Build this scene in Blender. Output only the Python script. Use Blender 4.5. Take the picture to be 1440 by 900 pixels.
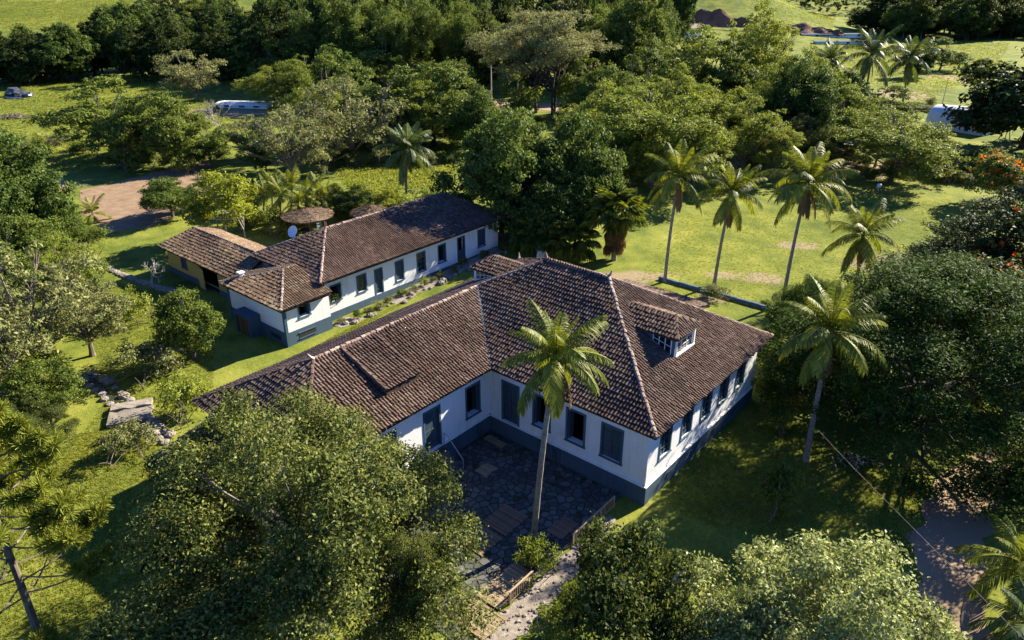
import bpy, math, random
import numpy as np
from mathutils import Vector, Matrix
from mathutils.geometry import delaunay_2d_cdt

# ------------------------------------------------------------------ camera, sky, sun, exposure
scene = bpy.context.scene
for o in list(bpy.data.objects): bpy.data.objects.remove(o)
COL = scene.collection
R = math.radians
CAM_H, PITCH, YAW, FPX = 28.0, R(25.75), R(40.0), 1030.0
cam_d = bpy.data.cameras.new('camera'); cam = bpy.data.objects.new('camera', cam_d); COL.objects.link(cam)
cam_d.sensor_width = 36.0; cam_d.lens = FPX/1440*36; cam_d.clip_end = 5000; cam_d.clip_start = .5
cam.location = (0, 0, CAM_H); cam.rotation_euler = (math.pi/2-PITCH, 0, YAW)
scene.camera = cam
SUN_AZ, SUN_EL = R(75.0), R(31.0)            # azimuth from +X towards +Y
world = bpy.data.worlds.new('World'); scene.world = world; world.use_nodes = True
wn = world.node_tree; bg = wn.nodes['Background']
sky = wn.nodes.new('ShaderNodeTexSky'); sky.sky_type = 'NISHITA'; sky.sun_disc = False
sky.sun_elevation = SUN_EL; sky.sun_rotation = math.pi/2-SUN_AZ; sky.air_density = 1.0; sky.dust_density = .1; sky.ozone_density = 4.0
wb = wn.nodes.new('ShaderNodeMix'); wb.data_type = 'RGBA'; wb.blend_type = 'MULTIPLY'; wb.inputs[0].default_value = 1; wb.inputs[7].default_value = (.48, .78, 1.42, 1)   # white balance of the whole sky
wn.links.new(sky.outputs[0], wb.inputs[6]); wn.links.new(wb.outputs[2], bg.inputs[0]); bg.inputs[1].default_value = .05
sun_d = bpy.data.lights.new('sun', 'SUN'); sun = bpy.data.objects.new('sun', sun_d); COL.objects.link(sun)
sun_d.energy = 5.0; sun_d.angle = R(.5); sun_d.color = (1, .91, .72)
SUN = Vector((math.cos(SUN_AZ)*math.cos(SUN_EL), math.sin(SUN_AZ)*math.cos(SUN_EL), math.sin(SUN_EL)))
sun.rotation_euler = SUN.to_track_quat('Z', 'Y').to_euler(); sun.location = (0, 0, 60)
vs = scene.view_settings; vs.view_transform = 'Standard'; vs.look = 'None'; vs.gamma = 1; vs.use_curve_mapping = False
vs.exposure = 1.75
scene.cycles.diffuse_bounces = 2; scene.cycles.max_bounces = 8

# ------------------------------------------------------------------ helpers: pixels to places
rng = np.random.default_rng(7); rnd = random.Random(5)
FW = np.array([-math.sin(YAW)*math.cos(PITCH), math.cos(YAW)*math.cos(PITCH), -math.sin(PITCH)])
RT = np.array([math.cos(YAW), math.sin(YAW), 0.]); UP = np.cross(RT, FW); CC = np.array([0, 0, CAM_H])
def ss(a, b, x):
    t = min(1., max(0., (x-a)/(b-a))); return t*t*(3-2*t)
def uv(x, y): return x*RT[0]+y*RT[1], -x*RT[1]+y*RT[0]
def xy(u, v): return u*RT[0]-v*RT[1], u*RT[1]+v*RT[0]
def softp(t, k): return k*math.log1p(math.exp(min(40, t/k)))
def gz(x, y):
    u, v = uv(x, y)
    z = .85*ss(36, 57, y)*ss(-40, -47, x)*ss(-92, -70, x)*ss(150, 110, v)
    hl = .20*softp(v-262+.12*u, 12.)*ss(95, 20, u)
    z += 70*(1-math.exp(-hl/70))
    z += 30*math.exp(-(((u-100)/42)**2+((v-430)/70)**2))
    z += .26*softp(v-470, 25.)*ss(20, 160, u)
    if v > 130: z += .8*math.sin(u*.031+1)*math.sin(v*.027)*ss(130, 200, v)
    return z
def ray(px, py): return FW+(px-720)/FPX*RT-(py-450)/FPX*UP
def at(px, py, z=None):
    d = ray(px, py)
    if z is not None: return CC+d*((z-CAM_H)/d[2])
    t, st = 10., 1.5
    while t < 3000:
        P = CC+d*t
        if P[2] < gz(P[0], P[1]):
            a, b = t-st, t
            for _ in range(18):
                m = (a+b)/2; P = CC+d*m
                if P[2] < gz(P[0], P[1]): b = m
                else: a = m
            return CC+d*b
        t += st
    return CC+d*t
def depth(P): return float((np.array(P)-CC)@FW)
def pix(P):
    v = np.array(P)-CC; z = v@FW; return 720+FPX*(v@RT)/z, 450-FPX*(v@UP)/z
def height_to(P, ty):
    lo, hi = 0., 60.
    for _ in range(30):
        m = (lo+hi)/2
        if pix((P[0], P[1], P[2]+m))[1] > ty: lo = m
        else: hi = m
    return lo

# ------------------------------------------------------------------ helpers: objects
def tag(o, label=None, cat=None, group=None, kind=None):
    if label: o['label'] = label
    if cat: o['category'] = cat
    if group: o['group'] = group
    if kind: o['kind'] = kind
    return o
def empty(name, loc, rz=0, scale=None):
    o = bpy.data.objects.new(name, None); COL.objects.link(o); o.location = loc; o.rotation_euler = (0, 0, rz)
    o.empty_display_size = .2
    if scale is not None: o.scale = scale
    return o
def link(name, me, parent=None, loc=None, rot=None, scale=None):
    o = bpy.data.objects.new(name, me); COL.objects.link(o)
    if parent is not None: o.parent = parent
    if loc is not None: o.location = loc
    if rot is not None: o.rotation_euler = rot
    if scale is not None: o.scale = scale
    return o
def fast_mesh(name, V, F, mat, smooth=False):
    """V (n,3), F (m,k) arrays, all faces of k corners"""
    V = np.asarray(V, np.float32); F = np.asarray(F, np.int32); m, k = F.shape
    me = bpy.data.meshes.new(name)
    me.vertices.add(len(V)); me.vertices.foreach_set('co', V.ravel())
    me.loops.add(m*k); me.loops.foreach_set('vertex_index', F.ravel())
    me.polygons.add(m); me.polygons.foreach_set('loop_start', np.arange(0, m*k, k, dtype=np.int32))
    me.polygons.foreach_set('loop_total', np.full(m, k, np.int32))
    if smooth: me.polygons.foreach_set('use_smooth', np.ones(m, bool))
    me.materials.append(mat); me.update(calc_edges=True); me.validate(); return me
class MB:
    def __init__(s): s.v = []; s.f = []
    def add(s, V, F):
        b = len(s.v); s.v += [tuple(map(float, p)) for p in V]; s.f += [tuple(b+i for i in q) for q in F]; return s
    def quad(s, a, b, c, d): return s.add([a, b, c, d], [(0, 1, 2, 3)])
    def poly(s, P): return s.add(P, [tuple(range(len(P)))])
    def box(s, x0, x1, y0, y1, z0, z1):
        return s.add([(x0,y0,z0),(x1,y0,z0),(x1,y1,z0),(x0,y1,z0),(x0,y0,z1),(x1,y0,z1),(x1,y1,z1),(x0,y1,z1)],
                     [(3,2,1,0),(4,5,6,7),(0,1,5,4),(1,2,6,5),(2,3,7,6),(3,0,4,7)])
    def obox(s, o, a, b, c):
        """box with corner o and edge vectors a b c"""
        o, a, b, c = (np.array(q, float) for q in (o, a, b, c))
        return s.add([o, o+a, o+a+b, o+b, o+c, o+a+c, o+a+b+c, o+b+c],
                     [(3,2,1,0),(4,5,6,7),(0,1,5,4),(1,2,6,5),(2,3,7,6),(3,0,4,7)])
    def tube(s, pts, rads, n=6, cap=True):
        pts = [np.array(p, float) for p in pts]; b = len(s.v); k = len(pts)
        for i, p in enumerate(pts):
            t = pts[min(i+1, k-1)]-pts[max(i-1, 0)]; t = t/(np.linalg.norm(t)+1e-9)
            h = np.array([0, 0, 1.]) if abs(t[2]) < .9 else np.array([1., 0, 0])
            a = np.cross(t, h); a /= np.linalg.norm(a); c = np.cross(t, a)
            for j in range(n):
                w = 2*math.pi*j/n; s.v.append(tuple(p+rads[i]*(a*math.cos(w)+c*math.sin(w))))
        for i in range(k-1):
            for j in range(n):
                j2 = (j+1) % n; s.f.append((b+i*n+j, b+i*n+j2, b+(i+1)*n+j2, b+(i+1)*n+j))
        if cap:
            s.f.append(tuple(b+j for j in range(n))[::-1]); s.f.append(tuple(b+(k-1)*n+j for j in range(n)))
        return s
    def mesh(s, name, mat, smooth=False):
        me = bpy.data.meshes.new(name); me.from_pydata(s.v, [], s.f); me.materials.append(mat)
        if smooth:
            for p in me.polygons: p.use_smooth = True
        me.update(); return me
    def build(s, name, mat, parent=None, smooth=False, **k): return link(name, s.mesh(name, mat, smooth), parent, **k)
def lumpy(rad, seed, sub=2, amp=.25, flat=1.):
    """an irregular boulder-like closed shape as (V, F)"""
    r = np.random.default_rng(seed); t = (1+5**.5)/2
    V = [(-1,t,0),(1,t,0),(-1,-t,0),(1,-t,0),(0,-1,t),(0,1,t),(0,-1,-t),(0,1,-t),(t,0,-1),(t,0,1),(-t,0,-1),(-t,0,1)]
    F = [(0,11,5),(0,5,1),(0,1,7),(0,7,10),(0,10,11),(1,5,9),(5,11,4),(11,10,2),(10,7,6),(7,1,8),(3,9,4),(3,4,2),(3,2,6),(3,6,8),(3,8,9),(4,9,5),(2,4,11),(6,2,10),(8,6,7),(9,8,1)]
    V = [np.array(v)/np.linalg.norm(v) for v in V]
    for _ in range(sub-1):
        c = {}; G = []
        def mid(a, b):
            k = (min(a, b), max(a, b))
            if k not in c: m = V[a]+V[b]; V.append(m/np.linalg.norm(m)); c[k] = len(V)-1
            return c[k]
        for a, b, d in F:
            e, f, g = mid(a, b), mid(b, d), mid(d, a); G += [(a, e, g), (b, f, e), (d, g, f), (e, f, g)]
        F = G
    V = [v*(1+amp*r.normal()*.6)*rad*np.array([1, 1, flat]) for v in V]
    return V, F

# ------------------------------------------------------------------ materials
def nodes(name):
    m = bpy.data.materials.new(name); m.use_nodes = True; nt = m.node_tree
    return m, nt, nt.nodes, nt.links, nt.nodes['Principled BSDF']
def ramp(N, L, src, stops):
    r = N.new('ShaderNodeValToRGB'); e = r.color_ramp.elements
    while len(e) < len(stops): e.new(.5)
    for i, (p, c) in enumerate(stops): e[i].position = p; e[i].color = (*c, 1)
    L.new(src, r.inputs[0]); return r.outputs[0]
def noise(N, L, scale, detail=4, rough=.55, vec=None, coord='Object'):
    t = N.new('ShaderNodeTexNoise'); t.inputs['Scale'].default_value = scale; t.inputs['Detail'].default_value = detail; t.inputs['Roughness'].default_value = rough
    if vec is None:
        tc = N.new('ShaderNodeTexCoord'); vec = tc.outputs[coord]
    L.new(vec, t.inputs['Vector']); return t.outputs[0]
def mixc(N, L, fac, a, b, mode='MIX'):
    x = N.new('ShaderNodeMix'); x.data_type = 'RGBA'; x.blend_type = mode
    if isinstance(fac, (int, float)): x.inputs[0].default_value = fac
    else: L.new(fac, x.inputs[0])
    for s, q in ((6, a), (7, b)):
        if isinstance(q, tuple): x.inputs[s].default_value = (*q, 1)
        else: L.new(q, x.inputs[s])
    return x.outputs[2]
def math_(N, L, op, a, b=None, clamp=False):
    x = N.new('ShaderNodeMath'); x.operation = op; x.use_clamp = clamp
    for i, q in enumerate((a, b)):
        if q is None: continue
        if isinstance(q, (int, float)): x.inputs[i].default_value = q
        else: L.new(q, x.inputs[i])
    return x.outputs[0]
def bump(N, L, h, strength, dist, bsdf):
    b = N.new('ShaderNodeBump'); b.inputs['Strength'].default_value = strength; b.inputs['Distance'].default_value = dist
    L.new(h, b.inputs['Height']); L.new(b.outputs[0], bsdf.inputs['Normal'])
def surf(name, stops, scale=2., rough=.85, detail=5, bmp=.0, bdist=.02, island=0., coord='Object', spec=.3):
    """mottled matte surface; island > 0 adds a random shade for each separate piece"""
    m, nt, N, L, P = nodes(name)
    src = noise(N, L, scale, detail, coord=coord)
    if island:
        g = N.new('ShaderNodeNewGeometry'); oi = N.new('ShaderNodeObjectInfo')
        k = math_(N, L, 'FRACT', math_(N, L, 'ADD', g.outputs['Random Per Island'], oi.outputs['Random']))
        src2 = math_(N, L, 'ADD', math_(N, L, 'MULTIPLY', src, 1-island), math_(N, L, 'MULTIPLY', k, island))
    else: src2 = src
    L.new(ramp(N, L, src2, stops), P.inputs['Base Color']); P.inputs['Roughness'].default_value = rough
    P.inputs['Specular IOR Level'].default_value = spec
    if bmp: bump(N, L, noise(N, L, scale*6, 4, coord=coord), bmp, bdist, P)
    return m
def leafmat(name, stops, trans=.28, rough=.6, spec=.14, tint=.3):
    stops = [(p, (c[0]*1.07, c[1]*1.0, c[2]*.76)) for p, c in stops]
    m, nt, N, L, P = nodes(name)
    g = N.new('ShaderNodeNewGeometry'); oi = N.new('ShaderNodeObjectInfo')
    n = noise(N, L, .55, 2)
    a = math_(N, L, 'ADD', math_(N, L, 'MULTIPLY', g.outputs['Random Per Island'], .65), math_(N, L, 'MULTIPLY', n, .35))
    a = math_(N, L, 'ADD', a, math_(N, L, 'MULTIPLY', math_(N, L, 'SUBTRACT', oi.outputs['Random'], .5), tint), clamp=True)
    c = ramp(N, L, a, stops)
    L.new(c, P.inputs['Base Color']); P.inputs['Roughness'].default_value = rough; P.inputs['Specular IOR Level'].default_value = spec
    t = N.new('ShaderNodeBsdfTranslucent')
    h = N.new('ShaderNodeHueSaturation'); h.inputs['Hue'].default_value = .485; h.inputs['Saturation'].default_value = 1.05; h.inputs['Value'].default_value = 1.6
    L.new(c, h.inputs['Color']); L.new(h.outputs[0], t.inputs[0])
    mx = N.new('ShaderNodeMixShader'); mx.inputs[0].default_value = trans
    L.new(P.outputs[0], mx.inputs[1]); L.new(t.outputs[0], mx.inputs[2]); L.new(mx.outputs[0], N['Material Output'].inputs[0])
    return m
M = {}
def wallmat(name, base, dirt, streak=.5):
    m, nt, N, L, P = nodes(name)
    tc = N.new('ShaderNodeTexCoord'); mp = N.new('ShaderNodeMapping'); mp.inputs['Scale'].default_value = (1.6, 1.6, .25)
    L.new(tc.outputs['Object'], mp.inputs[0])
    a = noise(N, L, 1.2, 6, .65, vec=mp.outputs[0]); b = noise(N, L, .35, 3); c = noise(N, L, 9, 4)
    f = math_(N, L, 'MULTIPLY', math_(N, L, 'MULTIPLY', a, b), 1.0)
    f = math_(N, L, 'ADD', f, math_(N, L, 'MULTIPLY', math_(N, L, 'SUBTRACT', c, .5), .25))
    r = N.new('ShaderNodeMapRange'); r.inputs[1].default_value = .28; r.inputs[2].default_value = .48; L.new(f, r.inputs[0])
    mp2 = N.new('ShaderNodeMapping'); mp2.inputs['Scale'].default_value = (7, 7, .35); L.new(tc.outputs['Object'], mp2.inputs[0])
    st = N.new('ShaderNodeMapRange'); st.inputs[1].default_value = .55; st.inputs[2].default_value = .75; L.new(noise(N, L, 1., 4, .6, vec=mp2.outputs[0]), st.inputs[0])
    sm = math_(N, L, 'MAXIMUM', math_(N, L, 'MULTIPLY', r.outputs[0], streak), math_(N, L, 'MULTIPLY', math_(N, L, 'MULTIPLY', st.outputs[0], b), streak*1.3))
    L.new(mixc(N, L, sm, base, dirt), P.inputs['Base Color'])
    P.inputs['Roughness'].default_value = .85; P.inputs['Specular IOR Level'].default_value = .2
    bump(N, L, noise(N, L, 5, 5), .25, .03, P); return m
M['white'] = wallmat('white_limewash', (.78, .78, .77), (.45, .42, .37), .6)
M['ochre'] = wallmat('ochre_limewash', (.50, .34, .09), (.30, .21, .09), .6)
M['plinth'] = wallmat('blue_grey_plinth', (.062, .102, .142), (.042, .055, .062), .8)
M['bluewood'] = surf('blue_grey_painted_wood', [(.3, (.04, .085, .125)), (.7, (.07, .13, .18))], 6, .6, island=.3)
M['bluedark'] = surf('dark_blue_shutter', [(.3, (.035, .06, .08)), (.7, (.06, .09, .115))], 5, .6, island=.4)
M['whitewood'] = surf('white_painted_wood', [(.3, (.62, .62, .6)), (.7, (.8, .8, .78))], 5, .6)
M['brownwood'] = surf('brown_door_wood', [(.3, (.06, .04, .025)), (.7, (.13, .085, .05))], 5, .7, island=.4)
m, nt, N, L, P = nodes('dark_glass'); P.inputs['Base Color'].default_value = (.012, .016, .02, 1); P.inputs['Roughness'].default_value = .08; M['glass'] = m
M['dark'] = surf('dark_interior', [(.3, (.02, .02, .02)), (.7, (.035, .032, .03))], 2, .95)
def tilemat(name, c, lichen, amt):
    m, nt, N, L, P = nodes(name)
    g = N.new('ShaderNodeNewGeometry'); oi = N.new('ShaderNodeObjectInfo')
    k = math_(N, L, 'FRACT', math_(N, L, 'ADD', g.outputs['Random Per Island'], oi.outputs['Random']))
    big = noise(N, L, .22, 4, .6); fine = noise(N, L, 7, 4, .6)
    a = math_(N, L, 'ADD', math_(N, L, 'MULTIPLY', k, .28), math_(N, L, 'MULTIPLY', big, .72))
    col = ramp(N, L, a, c)
    k2 = math_(N, L, 'FRACT', math_(N, L, 'MULTIPLY', k, 37.7))
    f = math_(N, L, 'MULTIPLY', math_(N, L, 'ADD', fine, math_(N, L, 'MULTIPLY', math_(N, L, 'SUBTRACT', k2, .5), .45)), 1.)
    f = math_(N, L, 'ADD', f, math_(N, L, 'MULTIPLY', math_(N, L, 'SUBTRACT', big, .5), .5))
    r = N.new('ShaderNodeMapRange'); r.inputs[1].default_value = .56; r.inputs[2].default_value = .78; L.new(f, r.inputs[0])
    L.new(mixc(N, L, math_(N, L, 'MULTIPLY', r.outputs[0], amt), col, lichen), P.inputs['Base Color'])
    P.inputs['Roughness'].default_value = .9; P.inputs['Specular IOR Level'].default_value = .15
    bump(N, L, noise(N, L, 18, 3), .5, .02, P); return m
M['tile'] = tilemat('weathered_clay_tile', [(.2, (.052, .033, .025)), (.45, (.092, .058, .042)), (.65, (.135, .086, .062)), (.9, (.21, .14, .10))], (.32, .255, .19), .38)
M['tile_y'] = tilemat('lichen_clay_tile', [(.15, (.08, .05, .033)), (.5, (.155, .10, .062)), (.85, (.27, .195, .12))], (.40, .33, .21), .6)
M['ridge'] = tilemat('pale_ridge_tile', [(.2, (.16, .11, .09)), (.55, (.28, .20, .16)), (.9, (.42, .34, .29))], (.5, .46, .4), .5)
M['deck'] = surf('roof_underside', [(.3, (.035, .026, .022)), (.7, (.06, .043, .036))], 3, .95)
M['stone'] = surf('flagstone', [(.15, (.045, .045, .045)), (.5, (.085, .084, .08)), (.85, (.15, .142, .13))], 2.5, .85, bmp=.5, island=.55)
M['joint'] = surf('mossy_joint', [(.3, (.025, .03, .018)), (.55, (.045, .05, .025)), (.75, (.07, .06, .045))], 3, .95, bmp=.4)
M['rock'] = surf('grey_brown_rock', [(.2, (.12, .105, .085)), (.5, (.22, .19, .155)), (.8, (.32, .28, .23))], 1.6, .9, bmp=.7, bdist=.05, island=.25)
M['slat'] = surf('sun_bleached_slats', [(.2, (.19, .13, .075)), (.5, (.29, .21, .125)), (.8, (.39, .30, .19))], 4, .8, island=.5)
M['slat_b'] = surf('brown_slats', [(.2, (.12, .072, .045)), (.5, (.19, .115, .072)), (.8, (.27, .17, .11))], 4, .8, island=.5)
M['bark'] = surf('grey_brown_bark', [(.25, (.07, .055, .04)), (.5, (.14, .115, .09)), (.75, (.24, .205, .165))], 3, .95, bmp=.6)
M['barkdark'] = surf('dark_bark', [(.25, (.035, .028, .022)), (.6, (.075, .06, .048)), (.8, (.12, .10, .08))], 3, .95, bmp=.6)
M['barkpale'] = surf('pale_bark', [(.25, (.22, .19, .15)), (.5, (.36, .32, .27)), (.75, (.5, .46, .4))], 4, .9, bmp=.4)
M['palmtrunk'] = surf('ringed_palm_trunk', [(.25, (.13, .11, .09)), (.5, (.22, .19, .155)), (.75, (.31, .28, .235))], 5, .9, bmp=.4)
M['steel'] = surf('grey_metal', [(.3, (.25, .26, .27)), (.7, (.4, .41, .42))], 3, .5)
M['whitesheet'] = surf('white_roof_sheet', [(.3, (.62, .64, .66)), (.7, (.8, .81, .82))], .8, .5)
M['dish'] = surf('pale_dish', [(.3, (.55, .57, .6)), (.7, (.7, .72, .74))], 3, .5)
M['tarp'] = surf('black_plastic', [(.3, (.02, .023, .028)), (.6, (.07, .08, .09)), (.8, (.3, .32, .34))], .7, .35, spec=.5)
M['thatch'] = surf('brown_thatch', [(.25, (.07, .045, .03)), (.5, (.15, .10, .065)), (.8, (.24, .17, .11))], 5, .95, bmp=.6, island=.4)
M['dirt'] = surf('packed_dirt', [(.2, (.18, .12, .07)), (.5, (.30, .21, .13)), (.8, (.40, .30, .20))], .45, .95, detail=8, bmp=.5, bdist=.05, coord='Generated')
M['plough'] = surf('bare_brown_soil', [(.2, (.15, .095, .055)), (.5, (.22, .145, .085)), (.8, (.30, .205, .125))], .8, .95, detail=8, bmp=.6, bdist=.08)
M['redearth'] = surf('red_earth', [(.2, (.10, .05, .032)), (.5, (.19, .095, .06)), (.8, (.28, .15, .095))], .3, .95, detail=8, bmp=.8, bdist=.4)
M['gravel'] = surf('stony_verge', [(.2, (.13, .11, .09)), (.5, (.25, .21, .175)), (.8, (.40, .34, .29))], 3.5, .95, detail=6, bmp=.8, bdist=.05)
M['orange'] = leafmat('orange_petals', [(.2, (.55, .13, .02)), (.8, (.78, .25, .04))], .3)
M['red'] = leafmat('red_petals', [(.2, (.45, .03, .03)), (.8, (.65, .08, .05))], .3)
M['yellow'] = leafmat('yellow_petals', [(.2, (.5, .3, .02)), (.8, (.7, .45, .03))], .3)
G = lambda a, b, c: [(.1, a), (.5, b), (.9, c)]
M['l_mango'] = leafmat('mango_leaf', G((.027, .053, .015), (.062, .106, .025), (.131, .188, .044)))
M['l_broad'] = leafmat('broadleaf', G((.039, .068, .017), (.091, .137, .029), (.182, .234, .052)))
M['l_light'] = leafmat('light_green_leaf', G((.078, .117, .023), (.150, .202, .039), (.260, .305, .065)), 0.30)
M['l_dark'] = leafmat('dark_leaf', G((.012, .024, .008), (.03, .052, .013), (.07, .10, .024)))  # dark foliage, deepened further to paint the hill's shade over the wood
M['l_olive'] = leafmat('olive_leaf', G((.06, .09, .035), (.155, .205, .08), (.32, .37, .17)), .28, .5, .3)
M['l_front'] = leafmat('grey_green_leaf', G((.014, .028, .008), (.058, .088, .022), (.20, .225, .075)), .27, .55, .14)
M['l_grey'] = leafmat('dusty_green_leaf', G((.081, .101, .047), (.155, .182, .081), (.257, .270, .128)), 0.23)
M['l_umb'] = leafmat('feathery_leaf', G((.014, .036, .008), (.035, .07, .014), (.08, .13, .025)), .24, .65, .08)
M['l_con'] = leafmat('conifer_needle', G((.016, .032, .011), (.035, .062, .018), (.07, .105, .03)), 0.16)
M['l_pine'] = leafmat('araucaria_needle', G((.06, .085, .014), (.13, .17, .026), (.22, .25, .05)), 0.25)
M['l_bam'] = leafmat('bamboo_leaf', G((.046, .078, .018), (.104, .156, .034), (.208, .260, .065)), 0.29)
M['l_yel'] = leafmat('yellow_green_leaf', G((.09, .125, .015), (.17, .215, .025), (.27, .31, .05)), 0.30)
M['frond'] = leafmat('palm_frond', G((.055, .085, .012), (.13, .17, .022), (.27, .28, .04)), 0.30, .55, .25)
M['frond_d'] = leafmat('dark_palm_frond', G((.025, .05, .014), (.06, .095, .022), (.12, .155, .04)), 0.27, .5, .3)
M['frond_b'] = leafmat('dry_palm_frond', G((.09, .055, .03), (.17, .11, .06), (.26, .18, .10)), 0.14, .7, .2)
M['rachis'] = surf('frond_rib', [(.3, (.16, .17, .05)), (.7, (.27, .25, .10))], 3, .6)
M['grassblade'] = leafmat('grass_blade', G((.10, .135, .025), (.18, .22, .04), (.28, .30, .075)), .45)

# ground: lawn with worn and lush patches
def groundmat():
    m, nt, N, L, P = nodes('lawn_and_pasture')
    big = noise(N, L, .035, 5, .6); mid = noise(N, L, .28, 6, .62); fine = noise(N, L, 4.5, 6, .7)
    a = math_(N, L, 'ADD', math_(N, L, 'MULTIPLY', big, .33), math_(N, L, 'ADD', math_(N, L, 'MULTIPLY', mid, .37), math_(N, L, 'MULTIPLY', fine, .3)))
    col = ramp(N, L, a, [(.37, (.045, .075, .012)), (.47, (.11, .14, .021)), (.56, (.20, .213, .034)), (.67, (.32, .285, .072))])
    geo = N.new('ShaderNodeNewGeometry')
    def patch(px, py, rx, ry, soft=.35):
        c = at(px, py); mp = N.new('ShaderNodeMapping'); mp.vector_type = 'TEXTURE'
        mp.inputs['Location'].default_value = (c[0], c[1], 0); mp.inputs['Rotation'].default_value = (0, 0, YAW); mp.inputs['Scale'].default_value = (rx, ry, 1e6)
        L.new(geo.outputs['Position'], mp.inputs[0]); ln = N.new('ShaderNodeVectorMath'); ln.operation = 'LENGTH'; L.new(mp.outputs[0], ln.inputs[0])
        d = math_(N, L, 'ADD', ln.outputs['Value'], math_(N, L, 'MULTIPLY', math_(N, L, 'SUBTRACT', mid, .5), 2.2))
        d = math_(N, L, 'ADD', d, math_(N, L, 'MULTIPLY', math_(N, L, 'SUBTRACT', fine, .5), .9))
        r = N.new('ShaderNodeMapRange'); r.inputs[1].default_value = 1.; r.inputs[2].default_value = 1-soft; L.new(d, r.inputs[0]); return r.outputs[0]
    soil = ramp(N, L, fine, [(.3, (.20, .145, .085)), (.7, (.36, .28, .19))])
    f = None
    for q in ((905, 388, 4.5, 1.6), (1018, 386, 2.6, 1.3), (1072, 390, 2.6, 1.6), (1240, 372, 4, 3), (1120, 345, 3, 1.5), (1205, 238, 13, 6), (1090, 242, 7, 3), (720, 150, 16, 7),
              (330, 158, 12, 5), (40, 260, 8, 4), (1268, 132, 7, 9), (1005, 418, 1.9, 1.3), (1330, 232, 8, 3), (1345, 110, 6, 14), (255, 107, 12, 2), (75, 105, 8, 2)):
        p = patch(*q); f = p if f is None else math_(N, L, 'MAXIMUM', f, p)
    col = mixc(N, L, math_(N, L, 'MULTIPLY', f, .85), col, soil)
    L.new(col, P.inputs['Base Color']); P.inputs['Roughness'].default_value = .95; P.inputs['Specular IOR Level'].default_value = .1
    bump(N, L, math_(N, L, 'ADD', math_(N, L, 'MULTIPLY', fine, .5), math_(N, L, 'MULTIPLY', noise(N, L, 16, 5, .75), .8)), .8, .07, P)
    return m
M['ground'] = groundmat()

# ------------------------------------------------------------------ terrain
def build_ground():
    us = np.concatenate([np.linspace(-1500, -420, 12), np.arange(-400, 401, 6.), np.linspace(420, 1500, 12)])
    vv = np.concatenate([np.linspace(-150, 0, 8), np.arange(6, 300, 4.), np.arange(300, 640, 8.), np.linspace(660, 2500, 25)])
    V = []; nu = len(us)
    for v in vv:
        for u in us:
            x, y = xy(u, v); V.append((x, y, gz(x, y)))
    F = [(j*nu+i, j*nu+i+1, (j+1)*nu+i+1, (j+1)*nu+i) for j in range(len(vv)-1) for i in range(nu-1)]
    o = link('ground', fast_mesh('ground', V, F, M['ground'], True)); tag(o, kind='structure')
build_ground()
def sheet(name, outline, mat, lift=.012, step=1.5, wob=.25, kind='structure', seed=1):
    """ground sheet with a ragged edge: outline in world xy, subdivided and draped"""
    r = np.random.default_rng(seed); P = np.array(outline, float); pts = []
    for a, b in zip(P, np.roll(P, -1, 0)):
        n = max(1, int(np.linalg.norm(b-a)/step))
        for i in range(n): pts.append(a+(b-a)*i/n+r.normal(0, wob, 2))
    pts = np.array(pts); n = len(pts); lo = pts.min(0); hi = pts.max(0); g = max(step, .8)
    X, Y = np.meshgrid(np.arange(lo[0], hi[0], g), np.arange(lo[1], hi[1], g)); q = np.stack([X.ravel(), Y.ravel()], 1)
    ins = np.zeros(len(q), bool); near = np.zeros(len(q), bool)
    for (ax, ay), (bx, by) in zip(pts, np.roll(pts, -1, 0)):
        near |= np.hypot(q[:, 0]-ax, q[:, 1]-ay) < g*.5
        if abs(by-ay) > 1e-9: ins ^= ((ay > q[:, 1]) != (by > q[:, 1])) & (q[:, 0] < (bx-ax)*(q[:, 1]-ay)/(by-ay)+ax)
    q = q[ins & ~near]; allp = [Vector(p) for p in pts]+[Vector(p) for p in q]
    vv, _, ff, *_r = delaunay_2d_cdt(allp, [(i, (i+1) % n) for i in range(n)], [], 1, 1e-4)
    V = [(p[0], p[1], gz(p[0], p[1])+lift) for p in vv]; F = [f for f in ff if len(f) == 3]
    o = link(name, fast_mesh(name, V, F, mat)); return tag(o, kind=kind)
A2 = lambda *q: [tuple(at(*p)[:2]) for p in q]
sheet('dirt_field', A2((108, 268), (200, 248), (292, 225), (300, 262), (250, 300), (215, 318), (150, 326), (120, 300)), M['plough'], .02, 2., .5)
sheet('dirt_drive', A2((1445, 632), (1372, 640), (1322, 668), (1296, 720), (1284, 790), (1290, 850), (1290, 905), (1300, 990), (1420, 990), (1400, 905), (1385, 850), (1388, 780), (1398, 715), (1436, 680), (1500, 665), (1500, 625)), M['dirt'], .014, 1., .22)
sheet('dirt_road', A2((520, 148), (640, 143), (700, 141), (800, 148), (930, 152), (930, 158), (790, 157), (700, 150), (640, 150), (520, 155)), M['dirt'], .03, 3., .4)

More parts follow.
